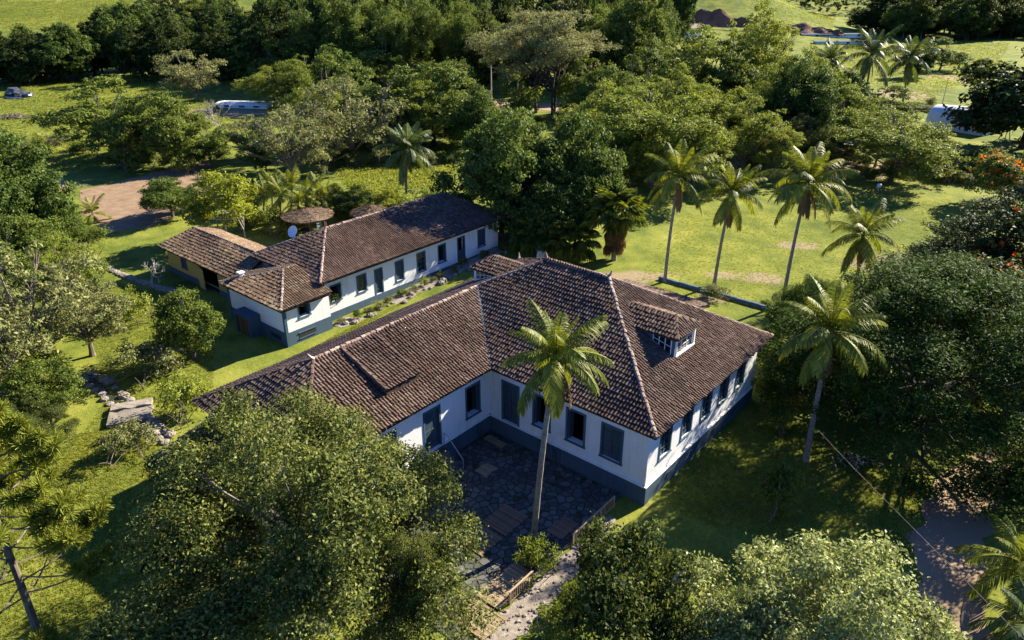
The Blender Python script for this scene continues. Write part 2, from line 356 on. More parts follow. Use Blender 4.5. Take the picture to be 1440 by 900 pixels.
# ------------------------------------------------------------------ building helpers
def wall(parent, p0, p1, z0, z1, holes, mat, thick=.45, name='wall'):
    """wall seen from outside with p0 on the left and p1 on the right; holes (s0,s1,za,zb) along it"""
    p0 = np.array([*p0, 0.]); p1 = np.array([*p1, 0.]); d = p1-p0; Ln = np.linalg.norm(d); d /= Ln
    n = np.array([d[1], -d[0], 0.]); zz = np.array([0, 0, 1.])
    us = sorted({0., Ln, *[h[0] for h in holes], *[h[1] for h in holes]}); zs = sorted({z0, z1, *[h[2] for h in holes], *[h[3] for h in holes]})
    mb = MB(); pt = lambda u, z, k=0.: p0+d*u+zz*z-n*k
    for a, b in zip(us, us[1:]):
        for c, e in zip(zs, zs[1:]):
            if any(h[0]-1e-6 <= a and b <= h[1]+1e-6 and h[2]-1e-6 <= c and e <= h[3]+1e-6 for h in holes): continue
            mb.quad(pt(a, c), pt(b, c), pt(b, e), pt(a, e)); mb.quad(pt(b, c, thick), pt(a, c, thick), pt(a, e, thick), pt(b, e, thick))
    for a, b, c, e in holes:
        mb.quad(pt(a, c), pt(a, e), pt(a, e, thick), pt(a, c, thick)); mb.quad(pt(b, c, thick), pt(b, e, thick), pt(b, e), pt(b, c))
        mb.quad(pt(a, c), pt(a, c, thick), pt(b, c, thick), pt(b, c)); mb.quad(pt(a, e, thick), pt(a, e), pt(b, e), pt(b, e, thick))
    mb.quad(pt(0, z1), pt(Ln, z1), pt(Ln, z1, thick), pt(0, z1, thick))
    return mb.build(name, mat, parent)
def opening(parent, p0, p1, h, kind, fm='bluewood', fw=.13, name=None):
    p0 = np.array([*p0, 0.]); p1 = np.array([*p1, 0.]); d = p1-p0; d /= np.linalg.norm(d); n = np.array([d[1], -d[0], 0.]); zz = np.array([0, 0, 1.])
    a, b, c, e = h; pt = lambda u, z, k=0.: p0+d*u+zz*z+n*k
    door = kind.startswith('door')
    f = MB(); k0, dk = -.16, .20
    f.obox(pt(a-.05, c, k0), d*fw, n*dk, zz*(e-c)); f.obox(pt(b+.05-fw, c, k0), d*fw, n*dk, zz*(e-c))
    f.obox(pt(a-.05, e-.002, k0), d*(b-a+.1), n*dk, zz*fw)
    if not door: f.obox(pt(a-.09, c-.09, k0), d*(b-a+.18), n*(dk+.05), zz*.088)
    w = f.build(name or ('door' if door else 'window'), M[fm], parent)
    ia, ib, ic, ie = a+fw-.045, b-fw+.045, c+.004, e-.004; mid = (ia+ib)/2; kk = -.13
    if kind == 'open':
        for s0, sg in ((ia, 1), (ib, -1)):          # shutters folded inwards along the reveal
            MB().obox(pt(s0+.01*sg, ic, -.62), d*.035*sg, n*.44, zz*(ie-ic)).build('shutter', M['bluedark'], w)
    elif kind in ('closed', 'door'):
        for s0, s1 in ((ia, mid-.008), (mid+.008, ib)):
            mb = MB(); nb = 3; bw = (s1-s0)/nb
            for i in range(nb): mb.obox(pt(s0+i*bw+.006, ic, kk), d*(bw-.012), n*.04, zz*(ie-ic))
            for zr in (.18, .5, .82): mb.obox(pt(s0+.01, ic+(ie-ic)*zr-.05, kk+.042), d*(s1-s0-.02), n*.022, zz*.10)
            mb.build('door_leaf' if door else 'shutter', M['bluedark'], w)
    elif kind == 'door_open':
        mb = MB().obox(pt(ia, ic, kk), d*(ib-ia), n*.04, zz*(ie-ic)*.42); mb.obox(pt(ia, ic+(ie-ic)*.42+.01, kk), d*(ib-ia), n*.07, zz*.09)
        mb.build('half_door', M['bluedark'], w)
        MB().obox(pt(ia+.01, ic+(ie-ic)*.47, -.62), d*.035, n*.44, zz*(ie-ic)*.52).build('door_leaf', M['bluedark'], w)
    elif kind in ('glass', 'sash'):
        mb = MB(); sm = M['whitewood'] if kind == 'glass' else M['bluewood']; nx, nz = (3, 3) if kind == 'glass' else (2, 4)
        for i in range(nx+1): mb.obox(pt(ia+(ib-ia-.035)*i/nx, ic, kk), d*.035, n*.05, zz*(ie-ic))
        for j in range(nz+1): mb.obox(pt(ia, ic+(ie-ic-.035)*j/nz, kk+.003), d*(ib-ia), n*.044, zz*.035)
        mb.build('sash', sm, w)
        for i in range(nx):
            for j in range(nz):
                if (ib-ia)/nx*FPX/45 < 4: pass
                MB().obox(pt(ia+(ib-ia)*i/nx+.02, ic+(ie-ic)*j/nz+.02, kk+.012), d*((ib-ia)/nx-.03), n*.012, zz*((ie-ic)/nz-.03)).build('pane', M['glass'], w)
    return w
def tiles(polys, pitch=.215, row=.34, seed=3, lift=.03):
    """barrel tiles (covers and channels) on planar roof polygons whose first edge is the eave, left to right seen from below the slope"""
    r = np.random.default_rng(seed); AV = []; AF = []; nb = 0
    na = 4; ang = np.linspace(0, math.pi, na+1)
    def tmpl(r0, r1, ln, up, sgn):
        V = []
        for (rr, y, h) in ((r0, 0, up), (r1, ln, 0)):
            for w in ang: V.append((-math.cos(w)*rr, y, h+sgn*math.sin(w)*rr*(1.12 if sgn > 0 else .8)))
        F = [(i, i+1, na+2+i, na+1+i) for i in range(na)]
        return np.array(V), np.array(F)
    cov = tmpl(.096, .078, row+.09, .045, 1); chn = tmpl(.09, .11, row+.09, .03, -1)
    for poly in polys:
        P = np.array(poly, float); A, B = P[0], P[1]; s = (B-A)/np.linalg.norm(B-A)
        n = np.cross(B-A, P[2]-A); n /= np.linalg.norm(n)
        if n[2] < 0: n = -n
        t = np.cross(n, s)
        Q = np.stack([(P-A)@s, (P-A)@t], 1); x0, x1 = Q[:, 0].min(), Q[:, 0].max(); y1 = Q[:, 1].max()
        X, Y = np.meshgrid(np.arange(x0+pitch*.5, x1, pitch), np.arange(-.06, y1, row)); X = X.ravel(); Y = Y.ravel()
        for (TV, TF), dx, dz in ((cov, 0., .085), (chn, pitch/2, .085)):
            cx = X+dx; cy = Y+row*.45; ins = np.zeros(len(cx), bool)
            for (ax, ay), (bx, by) in zip(Q, np.roll(Q, -1, 0)):
                if abs(by-ay) < 1e-9: continue
                ins ^= ((ay > cy) != (by > cy)) & (cx < (bx-ax)*(cy-ay)/(by-ay)+ax)
            cx = cx[ins]; yy = Y[ins]; k = len(cx)
            if not k: continue
            rot = r.normal(0, .022, k); sag = .02*np.sin(cx*.9+seed)+.015*np.sin(yy*1.7+cx*.4)
            jx = r.normal(0, .010, k); jy = r.normal(0, .022, k); jz = r.normal(0, .008, k)+sag+dz+lift
            c_, s_ = np.cos(rot), np.sin(rot)
            lx = (TV[None, :, 0]*c_[:, None]-TV[None, :, 1]*s_[:, None])+(cx+jx)[:, None]
            ly = (TV[None, :, 0]*s_[:, None]+TV[None, :, 1]*c_[:, None])+(yy+jy)[:, None]
            lz = TV[None, :, 2]+jz[:, None]
            W = A+lx[..., None]*s+ly[..., None]*t+lz[..., None]*n
            AV.append(W.reshape(-1, 3)); AF.append((TF[None]+(nb+np.arange(k)*len(TV))[:, None, None]).reshape(-1, 4)); nb += k*len(TV)
    return np.concatenate(AV), np.concatenate(AF)
def ridge_template(mat, name, rad=.14, ln=.46):
    V = []; F = []; na = 5
    for y, rr in ((0, rad), (ln, rad*.84)):
        for w in np.linspace(-.25, math.pi+.25, na+1): V.append((-math.cos(w)*rr, y, math.sin(w)*rr+(.02 if y == 0 else 0)))
    F = [(i, i+1, na+2+i, na+1+i) for i in range(na)]+[tuple(range(na+1))]
    mb = MB(); mb.add(V, F); return mb.mesh(name, mat)
RT_MESH = {k: ridge_template(M[k], 'ridge_tile') for k in ('tile', 'ridge', 'tile_y')}
def ridge_line(parent, a, b, mat='tile', step=.38, lift=.10):
    a, b = Vector(a), Vector(b); d = b-a; n = max(1, int(d.length/step)); dn = d.normalized()
    x = dn.cross(Vector((0, 0, 1))).normalized(); z = x.cross(dn)
    base = Matrix((x, dn, z)).transposed()
    for i in range(n):
        o = link('ridge_tile', RT_MESH[mat], parent)
        o.location = a+d*(i/n)+z*(lift+rnd.gauss(0, .012))+x*rnd.gauss(0, .015)
        o.rotation_euler = (base @ Matrix.Rotation(rnd.gauss(0, .035), 3, 'Z')).to_euler()
def slab(polys, th=.10):
    mb = MB()
    for P in polys:
        P = [np.array(p, float) for p in P]; n = len(P); lo = [p-np.array([0, 0, th]) for p in P]
        mb.add(P+lo, [tuple(range(n)), tuple(range(2*n-1, n-1, -1))]+[(i, i+n, (i+1) % n+n, (i+1) % n) for i in range(n)])
    return mb
def roof(parent, polys, ridges, mat='tile', seed=3, name='roof'):
    o = slab(polys).build(name, M['deck'], parent)
    V, F = tiles(polys, seed=seed); t = link('roof_tiles', fast_mesh('roof_tiles', V, F, M[mat]), o); t['kind'] = 'stuff'
    for a, b, m_ in ridges: ridge_line(o, a, b, m_)
    return o
def band(parent, p0, p1, z0, z1, out, mat, name, thick=.1, ext=0.):
    p0 = np.array([*p0, 0.]); p1 = np.array([*p1, 0.]); d = (p1-p0)/np.linalg.norm(p1-p0); n = np.array([d[1], -d[0], 0.])
    return MB().obox(p0-d*ext-n*thick+np.array([0, 0, z0]), p1-p0+2*d*ext, n*(out+thick), (0, 0, z1-z0)).build(name, mat, parent)

# ------------------------------------------------------------------ the main house
def main_house():
    h = empty('farmhouse', (-26, 34, 0)); tag(h, 'large white farmhouse with blue-grey plinth, hipped clay roof and long wing', 'house')
    h0 = h; inv = Matrix.Translation((26, -34, 0))
    kids0 = set(COL.objects)
    XR, YF, YB, XI, XL, YE, ZT, ZP = -15.75, 30.6, 45.2, -27.6, -37.1, 16.4, 5.12, 1.23
    # front wall facing -Y (court side)
    s = lambda x: x-XI
    fh = [(s(-26.5), s(-25.1), 1.26, 4.15), (s(-23.95), s(-22.6), 2.02, 4.2), (s(-21.38), s(-20.02), 2.02, 4.2), (s(-18.86), s(-17.42), 2.02, 4.22)]
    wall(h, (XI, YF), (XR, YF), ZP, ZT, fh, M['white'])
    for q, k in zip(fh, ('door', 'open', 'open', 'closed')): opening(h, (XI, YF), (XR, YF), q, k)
    # right end wall facing +X
    rh = [(y-YF, y-YF+1.3, 2.36, 4.43) for y in (31.92, 34.52, 37.05, 39.5, 42.05)]
    wall(h, (XR, YF), (XR, YB), ZP, ZT, rh, M['white'])
    for q in rh: opening(h, (XR, YF), (XR, YB), q, 'sash')
    # wing wall facing +X
    s = lambda y: y-YE
    wh = [(s(24.7), s(26.05), 1.26, 4.05), (s(28.35), s(29.65), 1.95, 4.1), (s(21.2), s(22.5), 1.95, 4.1), (s(18.2), s(19.5), 1.95, 4.1)]
    wall(h, (XI, YE), (XI, YF), ZP, ZT, wh, M['white'])
    for q, k in zip(wh, ('door', 'open', 'closed', 'open')): opening(h, (XI, YE), (XI, YF), q, k)
    eh = [(2.2, 3.5, 1.95, 4.1), (5.6, 6.9, 1.95, 4.1)]
    wall(h, (XL, YE), (XI, YE), ZP, ZT, eh, M['white'])
    for q in eh: opening(h, (XL, YE), (XI, YE), q, 'closed')
    lh = [(YB-y-1.3, YB-y, 1.95, 4.1) for y in (42, 38, 34, 30, 26, 22, 18)]
    wall(h, (XL, YB), (XL, YE), ZP, ZT, lh, M['white'])
    for q in lh: opening(h, (XL, YB), (XL, YE), q, 'closed')
    wall(h, (XR, YB), (XL, YB), ZP, ZT, [], M['white'])
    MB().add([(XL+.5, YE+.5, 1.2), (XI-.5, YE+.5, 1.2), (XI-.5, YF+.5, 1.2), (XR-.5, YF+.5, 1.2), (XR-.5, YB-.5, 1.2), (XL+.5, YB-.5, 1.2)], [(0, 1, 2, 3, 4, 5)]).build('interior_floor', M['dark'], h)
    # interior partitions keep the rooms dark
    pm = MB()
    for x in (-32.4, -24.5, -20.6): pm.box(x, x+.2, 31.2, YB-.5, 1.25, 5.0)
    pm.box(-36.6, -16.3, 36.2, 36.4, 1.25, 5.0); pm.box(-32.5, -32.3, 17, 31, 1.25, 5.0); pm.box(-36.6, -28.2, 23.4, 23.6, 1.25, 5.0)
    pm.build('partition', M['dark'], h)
    # plinth, slightly proud, with a thin white ledge
    for p0, p1 in (((XI, YF), (XR, YF)), ((XR, YF), (XR, YB)), ((XI, YE), (XI, YF)), ((XL, YE), (XI, YE)), ((XL, YB), (XL, YE)), ((XR, YB), (XL, YB))):
        inner = p0 == (XI, YF) or p1 == (XI, YF)
        band(h, p0, p1, -.3, ZP, .09, M['plinth'], 'plinth', .3, 0 if inner else .088)
        band(h, p0, p1, ZP-.03, ZP+.035, .14, M['white'], 'ledge', .1, 0 if inner else .13)
        band(h, p0, p1, ZT-.32, ZT-.12, .12, M['white'], 'cornice', .1, 0 if inner else .11)
    # corner pilaster of the plinth, basement door and vents
    MB().box(XR-.95, XR+.14, YF-.15, YF+.3, -.3, ZP-.04).build('plinth_corner', M['plinth'], h)
    d = MB()
    for i in range(6): d.box(-23.35+.28*i, -23.09+.28*i, YF-.14, YF-.05, .02, 1.02+.02*(i % 2))
    d.build('basement_door', M['bluedark'], h)
    for y in (20., 23.3, 27.2, 29.2): MB().box(XI+.02, XI+.125, y, y+.5, .15, 1.0).build('basement_vent', M['bluedark'], h)
    for y in (33, 36, 39, 42): MB().box(XR+.02, XR+.12, y, y+.7, .35, .8).build('basement_vent', M['bluedark'], h)
    # roof
    ex0, ex1, ey0, ey1, ez = -37.55, -15.1, 30.05, 45.75, 5.10
    ry, rz, rl, rr_ = 38.3, 9.45, -28.9, -23.85
    wx0, wx1, wy0, wrx, wrz, wry = ex0, -26.95, 15.95, -32.4, 7.62, 20.9
    ms = (rz-ez)/(ry-ey0); yv = ey0+(wrz-ez)/ms
    PL, PR = (rl, ry, rz), (rr_, ry, rz); WR = (wrx, yv, wrz); WE = (wrx, wry, wrz)
    front = [(wx1, ey0, ez), (ex1, ey0, ez), PR, PL, WR]
    right = [(ex1, ey0, ez), (ex1, ey1, ez), PR]
    rear = [(ex1, ey1, ez), (ex0, ey1, ez), PL, PR]
    lz = (ex0, wry+5, ez)
    left_main = [(ex0, ey1, ez), (ex0, yv+2.4, ez), WR, PL]
    left_wing = [(ex0, yv+2.4, ez), (ex0, wy0, ez), WE, WR]
    wing_r = [(wx1, wy0, ez), (wx1, ey0, ez), WR, WE]
    wing_e = [(ex0, wy0, ez), (wx1, wy0, ez), WE]
    U = lambda p, k=0.: (p[0], p[1], p[2]+k)
    rf = roof(h, [front, right, rear, left_main, left_wing, wing_r, wing_e],
         [(PL, PR, 'ridge'), ((ex1, ey0, ez), PR, 'ridge'), ((ex1, ey1, ez), PR, 'ridge'), ((ex0, ey1, ez), PL, 'tile'), (WR, PL, 'ridge'),
          (WE, WR, 'ridge'), ((ex0, wy0, ez), WE, 'tile'), ((wx1, wy0, ez), WE, 'tile')], 'tile', 3)
    # dark mortar valley between wing and main roof
    a, b = np.array((wx1, ey0, ez+.13)), np.array((wrx, yv, wrz+.13))
    MB().tube([a, (a+b)/2+np.array([0, 0, .01]), b], [.14, .14, .14], 6).build('valley', M['plinth'], rf)
    # corner finials
    for p, dx, dy in (((ex0, ey1, ez), -1, 1), (PL, -.6, .2), (PR, .5, .4), ((wrx, wry, wrz), 0, -1)):
        p = np.array(p); e_ = np.array([dx, dy, 0])*.35
        MB().tube([p+(0, 0, .15), p+e_*.5+(0, 0, .32), p+e_+(0, 0, .62)], [.13, .09, .03], 6).build('finial', M['ridge'], rf)
    # raised roof panel on the wing
    ws = (wrz-ez)/(wx1-wrx); zz = lambda x: wrz-(x-wrx)*ws
    x0, x1, y0, y1, k = wrx+.15, -28.4, 22.75, 25.25, .5
    pp = [[(x1, y0, zz(x1)+k), (x1, y1, zz(x1)+k), (x0, y1, zz(x0)+.05), (x0, y0, zz(x0)+.05)]]
    V, F = tiles(pp, seed=11); t = link('raised_tiles', fast_mesh('raised_tiles', V, F, M['tile']), rf); t['kind'] = 'stuff'
    mb = MB()
    for y in (y0, y1): mb.add([(x1, y-.04, zz(x1)+k+.02), (x0, y-.04, zz(x0)+.07), (x0, y-.04, zz(x0)-.05), (x1, y-.04, zz(x1)-.05), (x1, y+.04, zz(x1)+k+.02), (x0, y+.04, zz(x0)+.07), (x0, y+.04, zz(x0)-.05), (x1, y+.04, zz(x1)-.05)],
               [(0, 1, 2, 3), (7, 6, 5, 4), (0, 4, 5, 1), (3, 7, 4, 0)])
    mb.box(x1-.05, x1+.02, y0, y1, zz(x1)-.1, zz(x1)+k); mb.build('roof_upstand', M['deck'], rf)
    for y in (y0, y1): ridge_line(rf, (x1, y, zz(x1)+k), (x0, y, zz(x0)+.1), 'tile', .42, .09)
    # dormers
    def dormer(sx, xf, y0, y1, zb, zt, rise, slope_x, slope_z, slope, wk):
        """gable-hipped dormer; sx=+1 faces +X; xf front face x; zt wall top"""
        ya, yb = y0, y1; ym = (y0+y1)/2; Z = lambda x: slope_z-abs(x-slope_x)*slope
        xb = slope_x+sx*(slope_z-zt)/slope; xr = slope_x+sx*(slope_z-(zt+rise))/slope
        e = .16; g = empty('dormer', (0, 0, 0)); g.parent = rf
        q0, q1 = ((xf, ya), (xf, yb)) if sx > 0 else ((xf, yb), (xf, ya))
        ww = yb-ya; hh = (.22, ww-.22, zb+.42, zt-.1)
        w = wall(rf, q0, q1, zb-.1, zt, [hh], M['white'], .12, 'dormer_front'); g2 = opening(rf, q0, q1, hh, wk, 'whitewood', .07, 'dormer_window')
        for y, sgn in ((ya, -1), (yb, 1)):
            mb = MB(); t_ = .10*sgn
            P = [(xf-.01*sx, y, Z(xf)-.1), (xf-.01*sx, y, zt), (xb, y, zt)]
            mb.add(P+[(a_, b_-t_, c_) for a_, b_, c_ in P], [(0, 1, 2), (5, 4, 3), (0, 3, 4, 1), (1, 4, 5, 2)])
            mb.build('dormer_cheek', M['plinth'] if sx > 0 else M['white'], rf)
        # side sash
        cx = xf-sx*.25; mb = MB(); pm_ = MB(); y = ya-.03; zlo = lambda x: max(Z(x)+.25, zb+.45)
        xs = np.linspace(cx, cx-sx*1.25, 4)
        for x in xs: mb.box(x-.025, x+.025, y-.03, y+.02, min(zlo(x), zt-.12), zt-.06)
        for i in range(3):
            a_, b_ = xs[i], xs[i+1]; zt2 = zt-.08
            for fz in (0, .5, 1):
                za = zlo(a_)+(zt2-zlo(a_))*fz; zb2 = zlo(b_)+(zt2-zlo(b_))*fz
                mb.add([(a_, y-.03, za-.02), (b_, y-.03, zb2-.02), (b_, y-.03, zb2+.02), (a_, y-.03, za+.02)], [(0, 1, 2, 3) if sx < 0 else (3, 2, 1, 0)])
            pm_.add([(a_, y-.008, zlo(a_)), (b_, y-.008, zlo(b_)), (b_, y-.008, zt2), (a_, y-.008, zt2)], [(0, 1, 2, 3) if sx < 0 else (3, 2, 1, 0)])
        sh = mb.build('dormer_sash', M['whitewood'], rf); pm_.build('dormer_pane', M['glass'], rf)
        # hipped roof
        A, B = (xf+sx*e, ya-e, zt-.02), (xf+sx*e, yb+e, zt-.02); ap = (xf-sx*.75, ym, zt+rise); bk = (xr, ym, zt+rise)
        Ab, Bb = (xb, ya-e, zt-.02), (xb, yb+e, zt-.02)
        if sx > 0: pol = [[Ab, A, ap, bk], [A, B, ap], [B, Bb, bk, ap]]
        else: pol = [[A, Ab, bk, ap], [B, A, ap], [Bb, B, ap, bk]]
        slab(pol, .06).build('dormer_roof', M['deck'], rf)
        V, F = tiles(pol, seed=17); t = link('dormer_tiles', fast_mesh('dormer_tiles', V, F, M['tile']), rf); t['kind'] = 'stuff'
        for a_, b_ in ((ap, bk), (A, ap), (B, ap)): ridge_line(rf, a_, b_, 'tile', .38, .06)
        COL.objects.unlink(g); bpy.data.objects.remove(g)
    sr = (rz-ez)/(ex1-rr_); sl = (rz-ez)/(rl-ex0)
    dormer(1, -17.6, 36.3, 38.95, 6.2, 7.85, .66, rr_, rz, sr, 'glass')
    dormer(-1, -35.3, 37.6, 40.2, 6.3, 7.5, .65, rl, rz, sl, 'glass')
    # rear lean-to
    LT = [(-21.5, 49.6, 4.2), (-29.3, 49.6, 4.2), (-29.3, 45.6, 5.25), (-21.5, 45.6, 5.25)]
    slab([LT]).build('rear_porch_roof', M['deck'], h); V, F = tiles([LT], seed=23)
    t = link('rear_porch_tiles', fast_mesh('rear_porch_tiles', V, F, M['tile']), h); t['kind'] = 'stuff'
    MB().box(-29, -21.8, 45.25, 49.3, -.2, 4.05).build('rear_porch_wall', M['white'], h)
    # porch steps and handrail at the wing door
    st = MB()
    for i in range(5): st.box(XI+.1, XI+.1+.32*(5-i), 24.6, 26.1, -.1 if i == 0 else .245*i, .245*(i+1))
    st.build('door_steps', M['stone'], h)
    MB().tube([(XI+.15, 26.15, 1.2), (XI+.18, 26.15, 2.1), (XI+.5, 26.15, 2.0), (XI+1.75, 26.15, .85), (XI+1.75, 26.15, 0)], [.03]*5, 6).build('handrail', M['steel'], h)
    for o in COL.objects:
        if o.parent == h: o.matrix_parent_inverse = inv
main_house()

# low outbuilding at the end of the wing
def low_annex():
    h = empty('low_outbuilding', (-33, 12.5, 0)); tag(h, 'low white outbuilding with dark tile lean-to roof at the wing end', 'outbuilding')
    n0 = len(COL.objects)
    x0, x1, y0, y1, z0, z1 = -37.4, -29.0, 12.7, 16.1, 2.75, 3.5
    wall(h, (x0+.3, y0+.4), (x1-.3, y0+.4), -.2, z0, [(4.6, 5.7, .9, 2.2)], M['white']); opening(h, (x0+.3, y0+.4), (x1-.3, y0+.4), (4.6, 5.7, .9, 2.2), 'closed')
    wall(h, (x0+.3, y1+.1), (x0+.3, y0+.4), -.2, z0+.2, [], M['white']); wall(h, (x1-.3, y0+.4), (x1-.3, y1+.1), -.2, z0+.2, [], M['white'])
    for x in (x0+.32, x1-.32): MB().add([(x, y0+.4, z0), (x, y1, z0), (x, y1, z1-.1)], [(0, 1, 2)]).build('gable_wall', M['white'], h)
    roof(h, [[(x0, y0, z0), (x1, y0, z0), (x1, y1, z1), (x0, y1, z1)]], [((x0, y0, z0), (x0, y1, z1), 'ridge')], 'tile', 31)
    inv = Matrix.Translation((33, -12.5, 0))
    for o in COL.objects:
        if o.parent == h: o.matrix_parent_inverse = inv
low_annex()

# ------------------------------------------------------------------ the back house with its annexe and the ochre shed
def back_house():
    h = empty('long_back_house', (-53.7, 45, 0)); tag(h, 'long low white house with dark windows and clay hipped roof behind the farmhouse', 'house')
    XR, Y0, Y1, XL, ZT, ZP = -49.3, 33.35, 56.4, -58.2, 4.05, .75
    s = lambda y: y-Y0
    hs = [(s(34.35), s(35.45), 1.75, 3.15), (s(37.25), s(38.3), 1.65, 3.15), (s(39.3), s(40.2), .8, 3.12), (s(41.8), s(42.8), 1.3, 3.15), (s(44.55), s(45.65), 1.35, 3.18), (s(47.4), s(48.45), 1.45, 3.2), (s(50.15), s(51.2), .83, 3.25), (s(53.2), s(54.3), 1.5, 3.28)]
    wall(h, (XR, Y0), (XR, Y1), ZP, ZT, hs, M['white'])
    for q, k in zip(hs, ('open', 'sash', 'door', 'closed', 'sash', 'open', 'door_open', 'closed')): opening(h, (XR, Y0), (XR, Y1), q, k)
    wall(h, (XL, Y0), (XR, Y0), ZP, ZT, [], M['white']); wall(h, (XR, Y1), (XL, Y1), ZP, ZT, [], M['white']); wall(h, (XL, Y1), (XL, Y0), ZP, ZT, [], M['white'])
    for p0, p1 in (((XR, Y0), (XR, Y1)), ((XL, Y0), (XR, Y0)), ((XR, Y1), (XL, Y1)), ((XL, Y1), (XL, Y0))): band(h, p0, p1, -.3, ZP, .05, M['plinth'], 'plinth', .3, .048)
    MB().box(XR-.12, XR+.10, Y0-.07, Y0+.14, -.2, ZT-.05).build('corner_post', M['bluewood'], h)
    pm = MB(); pm.box(XL+.5, XR-.6, Y0+.6, Y1-.6, 0, .7)
    for y in (36.4, 41, 46.5, 52): pm.box(XL+.5, XR-.6, y, y+.2, .7, 3.9)
    pm.box(-53.2, -53, Y0+.6, Y1-.6, .7, 3.9); pm.build('partition', M['dark'], h)
    ex0, ex1, ey0, ey1, ez, rx, rz = -58.85, -48.42, 32.85, 57.0, 4.1, -53.75, 6.52
    A, B = (rx, 37.75, rz), (rx, 52.6, rz)
    rf = roof(h, [[(ex1, ey0, ez), (ex1, ey1, ez), B, A], [(ex1, ey1, ez), (ex0, ey1, ez), B], [(ex0, ey1, ez), (ex0, ey0, ez), A, B], [(ex0, ey0, ez), (ex1, ey0, ez), A]],
         [(A, B, 'ridge'), ((ex1, ey0, ez), A, 'ridge'), ((ex0, ey0, ez), A, 'ridge'), ((ex1, ey1, ez), B, 'tile'), ((ex0, ey1, ez), B, 'tile')], 'tile', 41)
    inv = Matrix.Translation((53.7, -45, 0))
    for o in COL.objects:
        if o.parent == h: o.matrix_parent_inverse = inv
    # annexe on the near end
    g = empty('hipped_annexe', (-52, 31, 0)); tag(g, 'small white annexe with yellowish hipped tiles and blue-grey base, joined to the long back house', 'annexe')
    XR, Y0, Y1, XL, ZT, ZP = -48.05, 28.85, 33.25, -56.3, 3.42, 1.2
    rh = [(1.35, 2.45, 2.15, 3.1)]
    wall(g, (XR, Y0), (XR, Y1), ZP, ZT, rh, M['white']); opening(g, (XR, Y0), (XR, Y1), rh[0], 'open')
    wall(g, (XL, Y0), (XR, Y0), ZP, ZT, [], M['white']); wall(g, (XL, Y1), (XL, Y0), ZP, ZT, [], M['white'])
    for p0, p1 in (((XR, Y0), (XR, Y1)), ((XL, Y0), (XR, Y0)), ((XL, Y1), (XL, Y0))): band(g, p0, p1, -.3, ZP, .05, M['plinth'], 'plinth', .3, .048)
    for x, y in ((XR, Y0), (XL, Y0)): MB().box(x-.14, x+.10, y-.10, y+.14, -.2, ZT-.03).build('corner_post', M['bluewood'], g)
    def slot(x0, x1, y0, y1, z0, z1):
        f = MB(); f.box(x0, x1, y0, y1, z0, z1); o = f.build('basement_slot', M['dark'], g); return o
    slot(XR+.03, XR+.075, 30.0, 31.6, .38, .82); slot(-50.3, -48.9, Y0-.075, Y0-.03, .35, .8); slot(-55.6, -54.7, Y0-.075, Y0-.03, .4, .8)
    for c, d in ((.82, .9), (.3, .38)): MB().box(XR+.03, XR+.12, 29.92, 31.68, c, d).build('slot_frame', M['plinth'], g)
    for c, d in ((.8, .88), (.27, .35)): MB().box(-50.38, -48.82, Y0-.12, Y0-.03, c, d).build('slot_frame', M['plinth'], g)
    # cellar porch box with plank door
    px0, px1, py = -54.0, -51.7, 27.75
    b = MB(); b.box(px0, px0+.28, py, Y0-.04, -.2, 1.72); b.box(px1-.28, px1, py, Y0-.04, -.2, 1.72); b.box(px0-.05, px1+.05, py-.06, Y0-.04, 1.72, 1.9); b.box(px0+.28, px1-.28, py+.3, Y0-.04, -.2, 0.05)
    cp = b.build('cellar_porch', M['plinth'], g)
    dm = MB()
    for i in range(6): dm.box(px0+.30+.285*i, px0+.57+.285*i, py+.08, py+.14, .06, 1.66)
    dm.build('cellar_door', M['brownwood'], cp)
    ex0, ex1, ey0, ey1, ez = -56.75, -47.62, 28.4, 33.25, 3.4
    A = (-52.0, 31.8, 4.75); Bk = (-52.0, 33.2, 4.75)
    roof(g, [[(ex0, ey0, ez), (ex1, ey0, ez), A], [(ex1, ey0, ez), (ex1, ey1, ez), Bk, A], [(ex0, ey1, ez), (ex0, ey0, ez), A, Bk]],
         [((ex1, ey0, ez), A, 'ridge'), ((ex0, ey0, ez), A, 'ridge'), (A, Bk, 'ridge')], 'tile_y', 43)
    inv = Matrix.Translation((52, -31, 0))
    for o in COL.objects:
        if o.parent == g: o.matrix_parent_inverse = inv
    c = MB(); c.box(-55.65, -55.3, 29.65, 30.0, 3.6, 4.3); c.box(-55.75, -55.2, 29.55, 30.1, 4.302, 4.38); o = c.build('chimney', M['whitewood'], g); o.matrix_parent_inverse = inv
    # satellite dish on the back house roof
    d = empty('satellite_dish', (-56.9, 36.4, 5.2)); tag(d, 'round pale satellite dish on the back house roof', 'satellite dish')
    V = [(0, 0, 0)]; F = []
    for k in (1, 2, 3):
        for j in range(14): w = 2*math.pi*j/14; V.append((.55*k/3*math.cos(w), .55*k/3*math.sin(w), .14*(k/3)**2))
    F = [(0, 1+(j+1) % 14, 1+j) for j in range(14)]+[(1+k*14+j, 1+k*14+(j+1) % 14, 1+(k+1)*14+(j+1) % 14, 1+(k+1)*14+j) for k in range(2) for j in range(14)]
    mb = MB(); mb.add(V, F); mb.add([(x, y, z-.02) for x, y, z in V], [q[::-1] for q in F])
    o = mb.build('reflector', M['dish'], d, True); o.rotation_euler = (R(62), 0, R(10)); o.location = (0, 0, .75)
    MB().tube([(0, 0, -.3), (0, .1, .4), (0, .12, .75)], [.03]*3).build('mast', M['steel'], d)
    MB().tube([(0, 0, .6), (.05, -.45, .85)], [.015]*2).build('feed_arm', M['steel'], d)
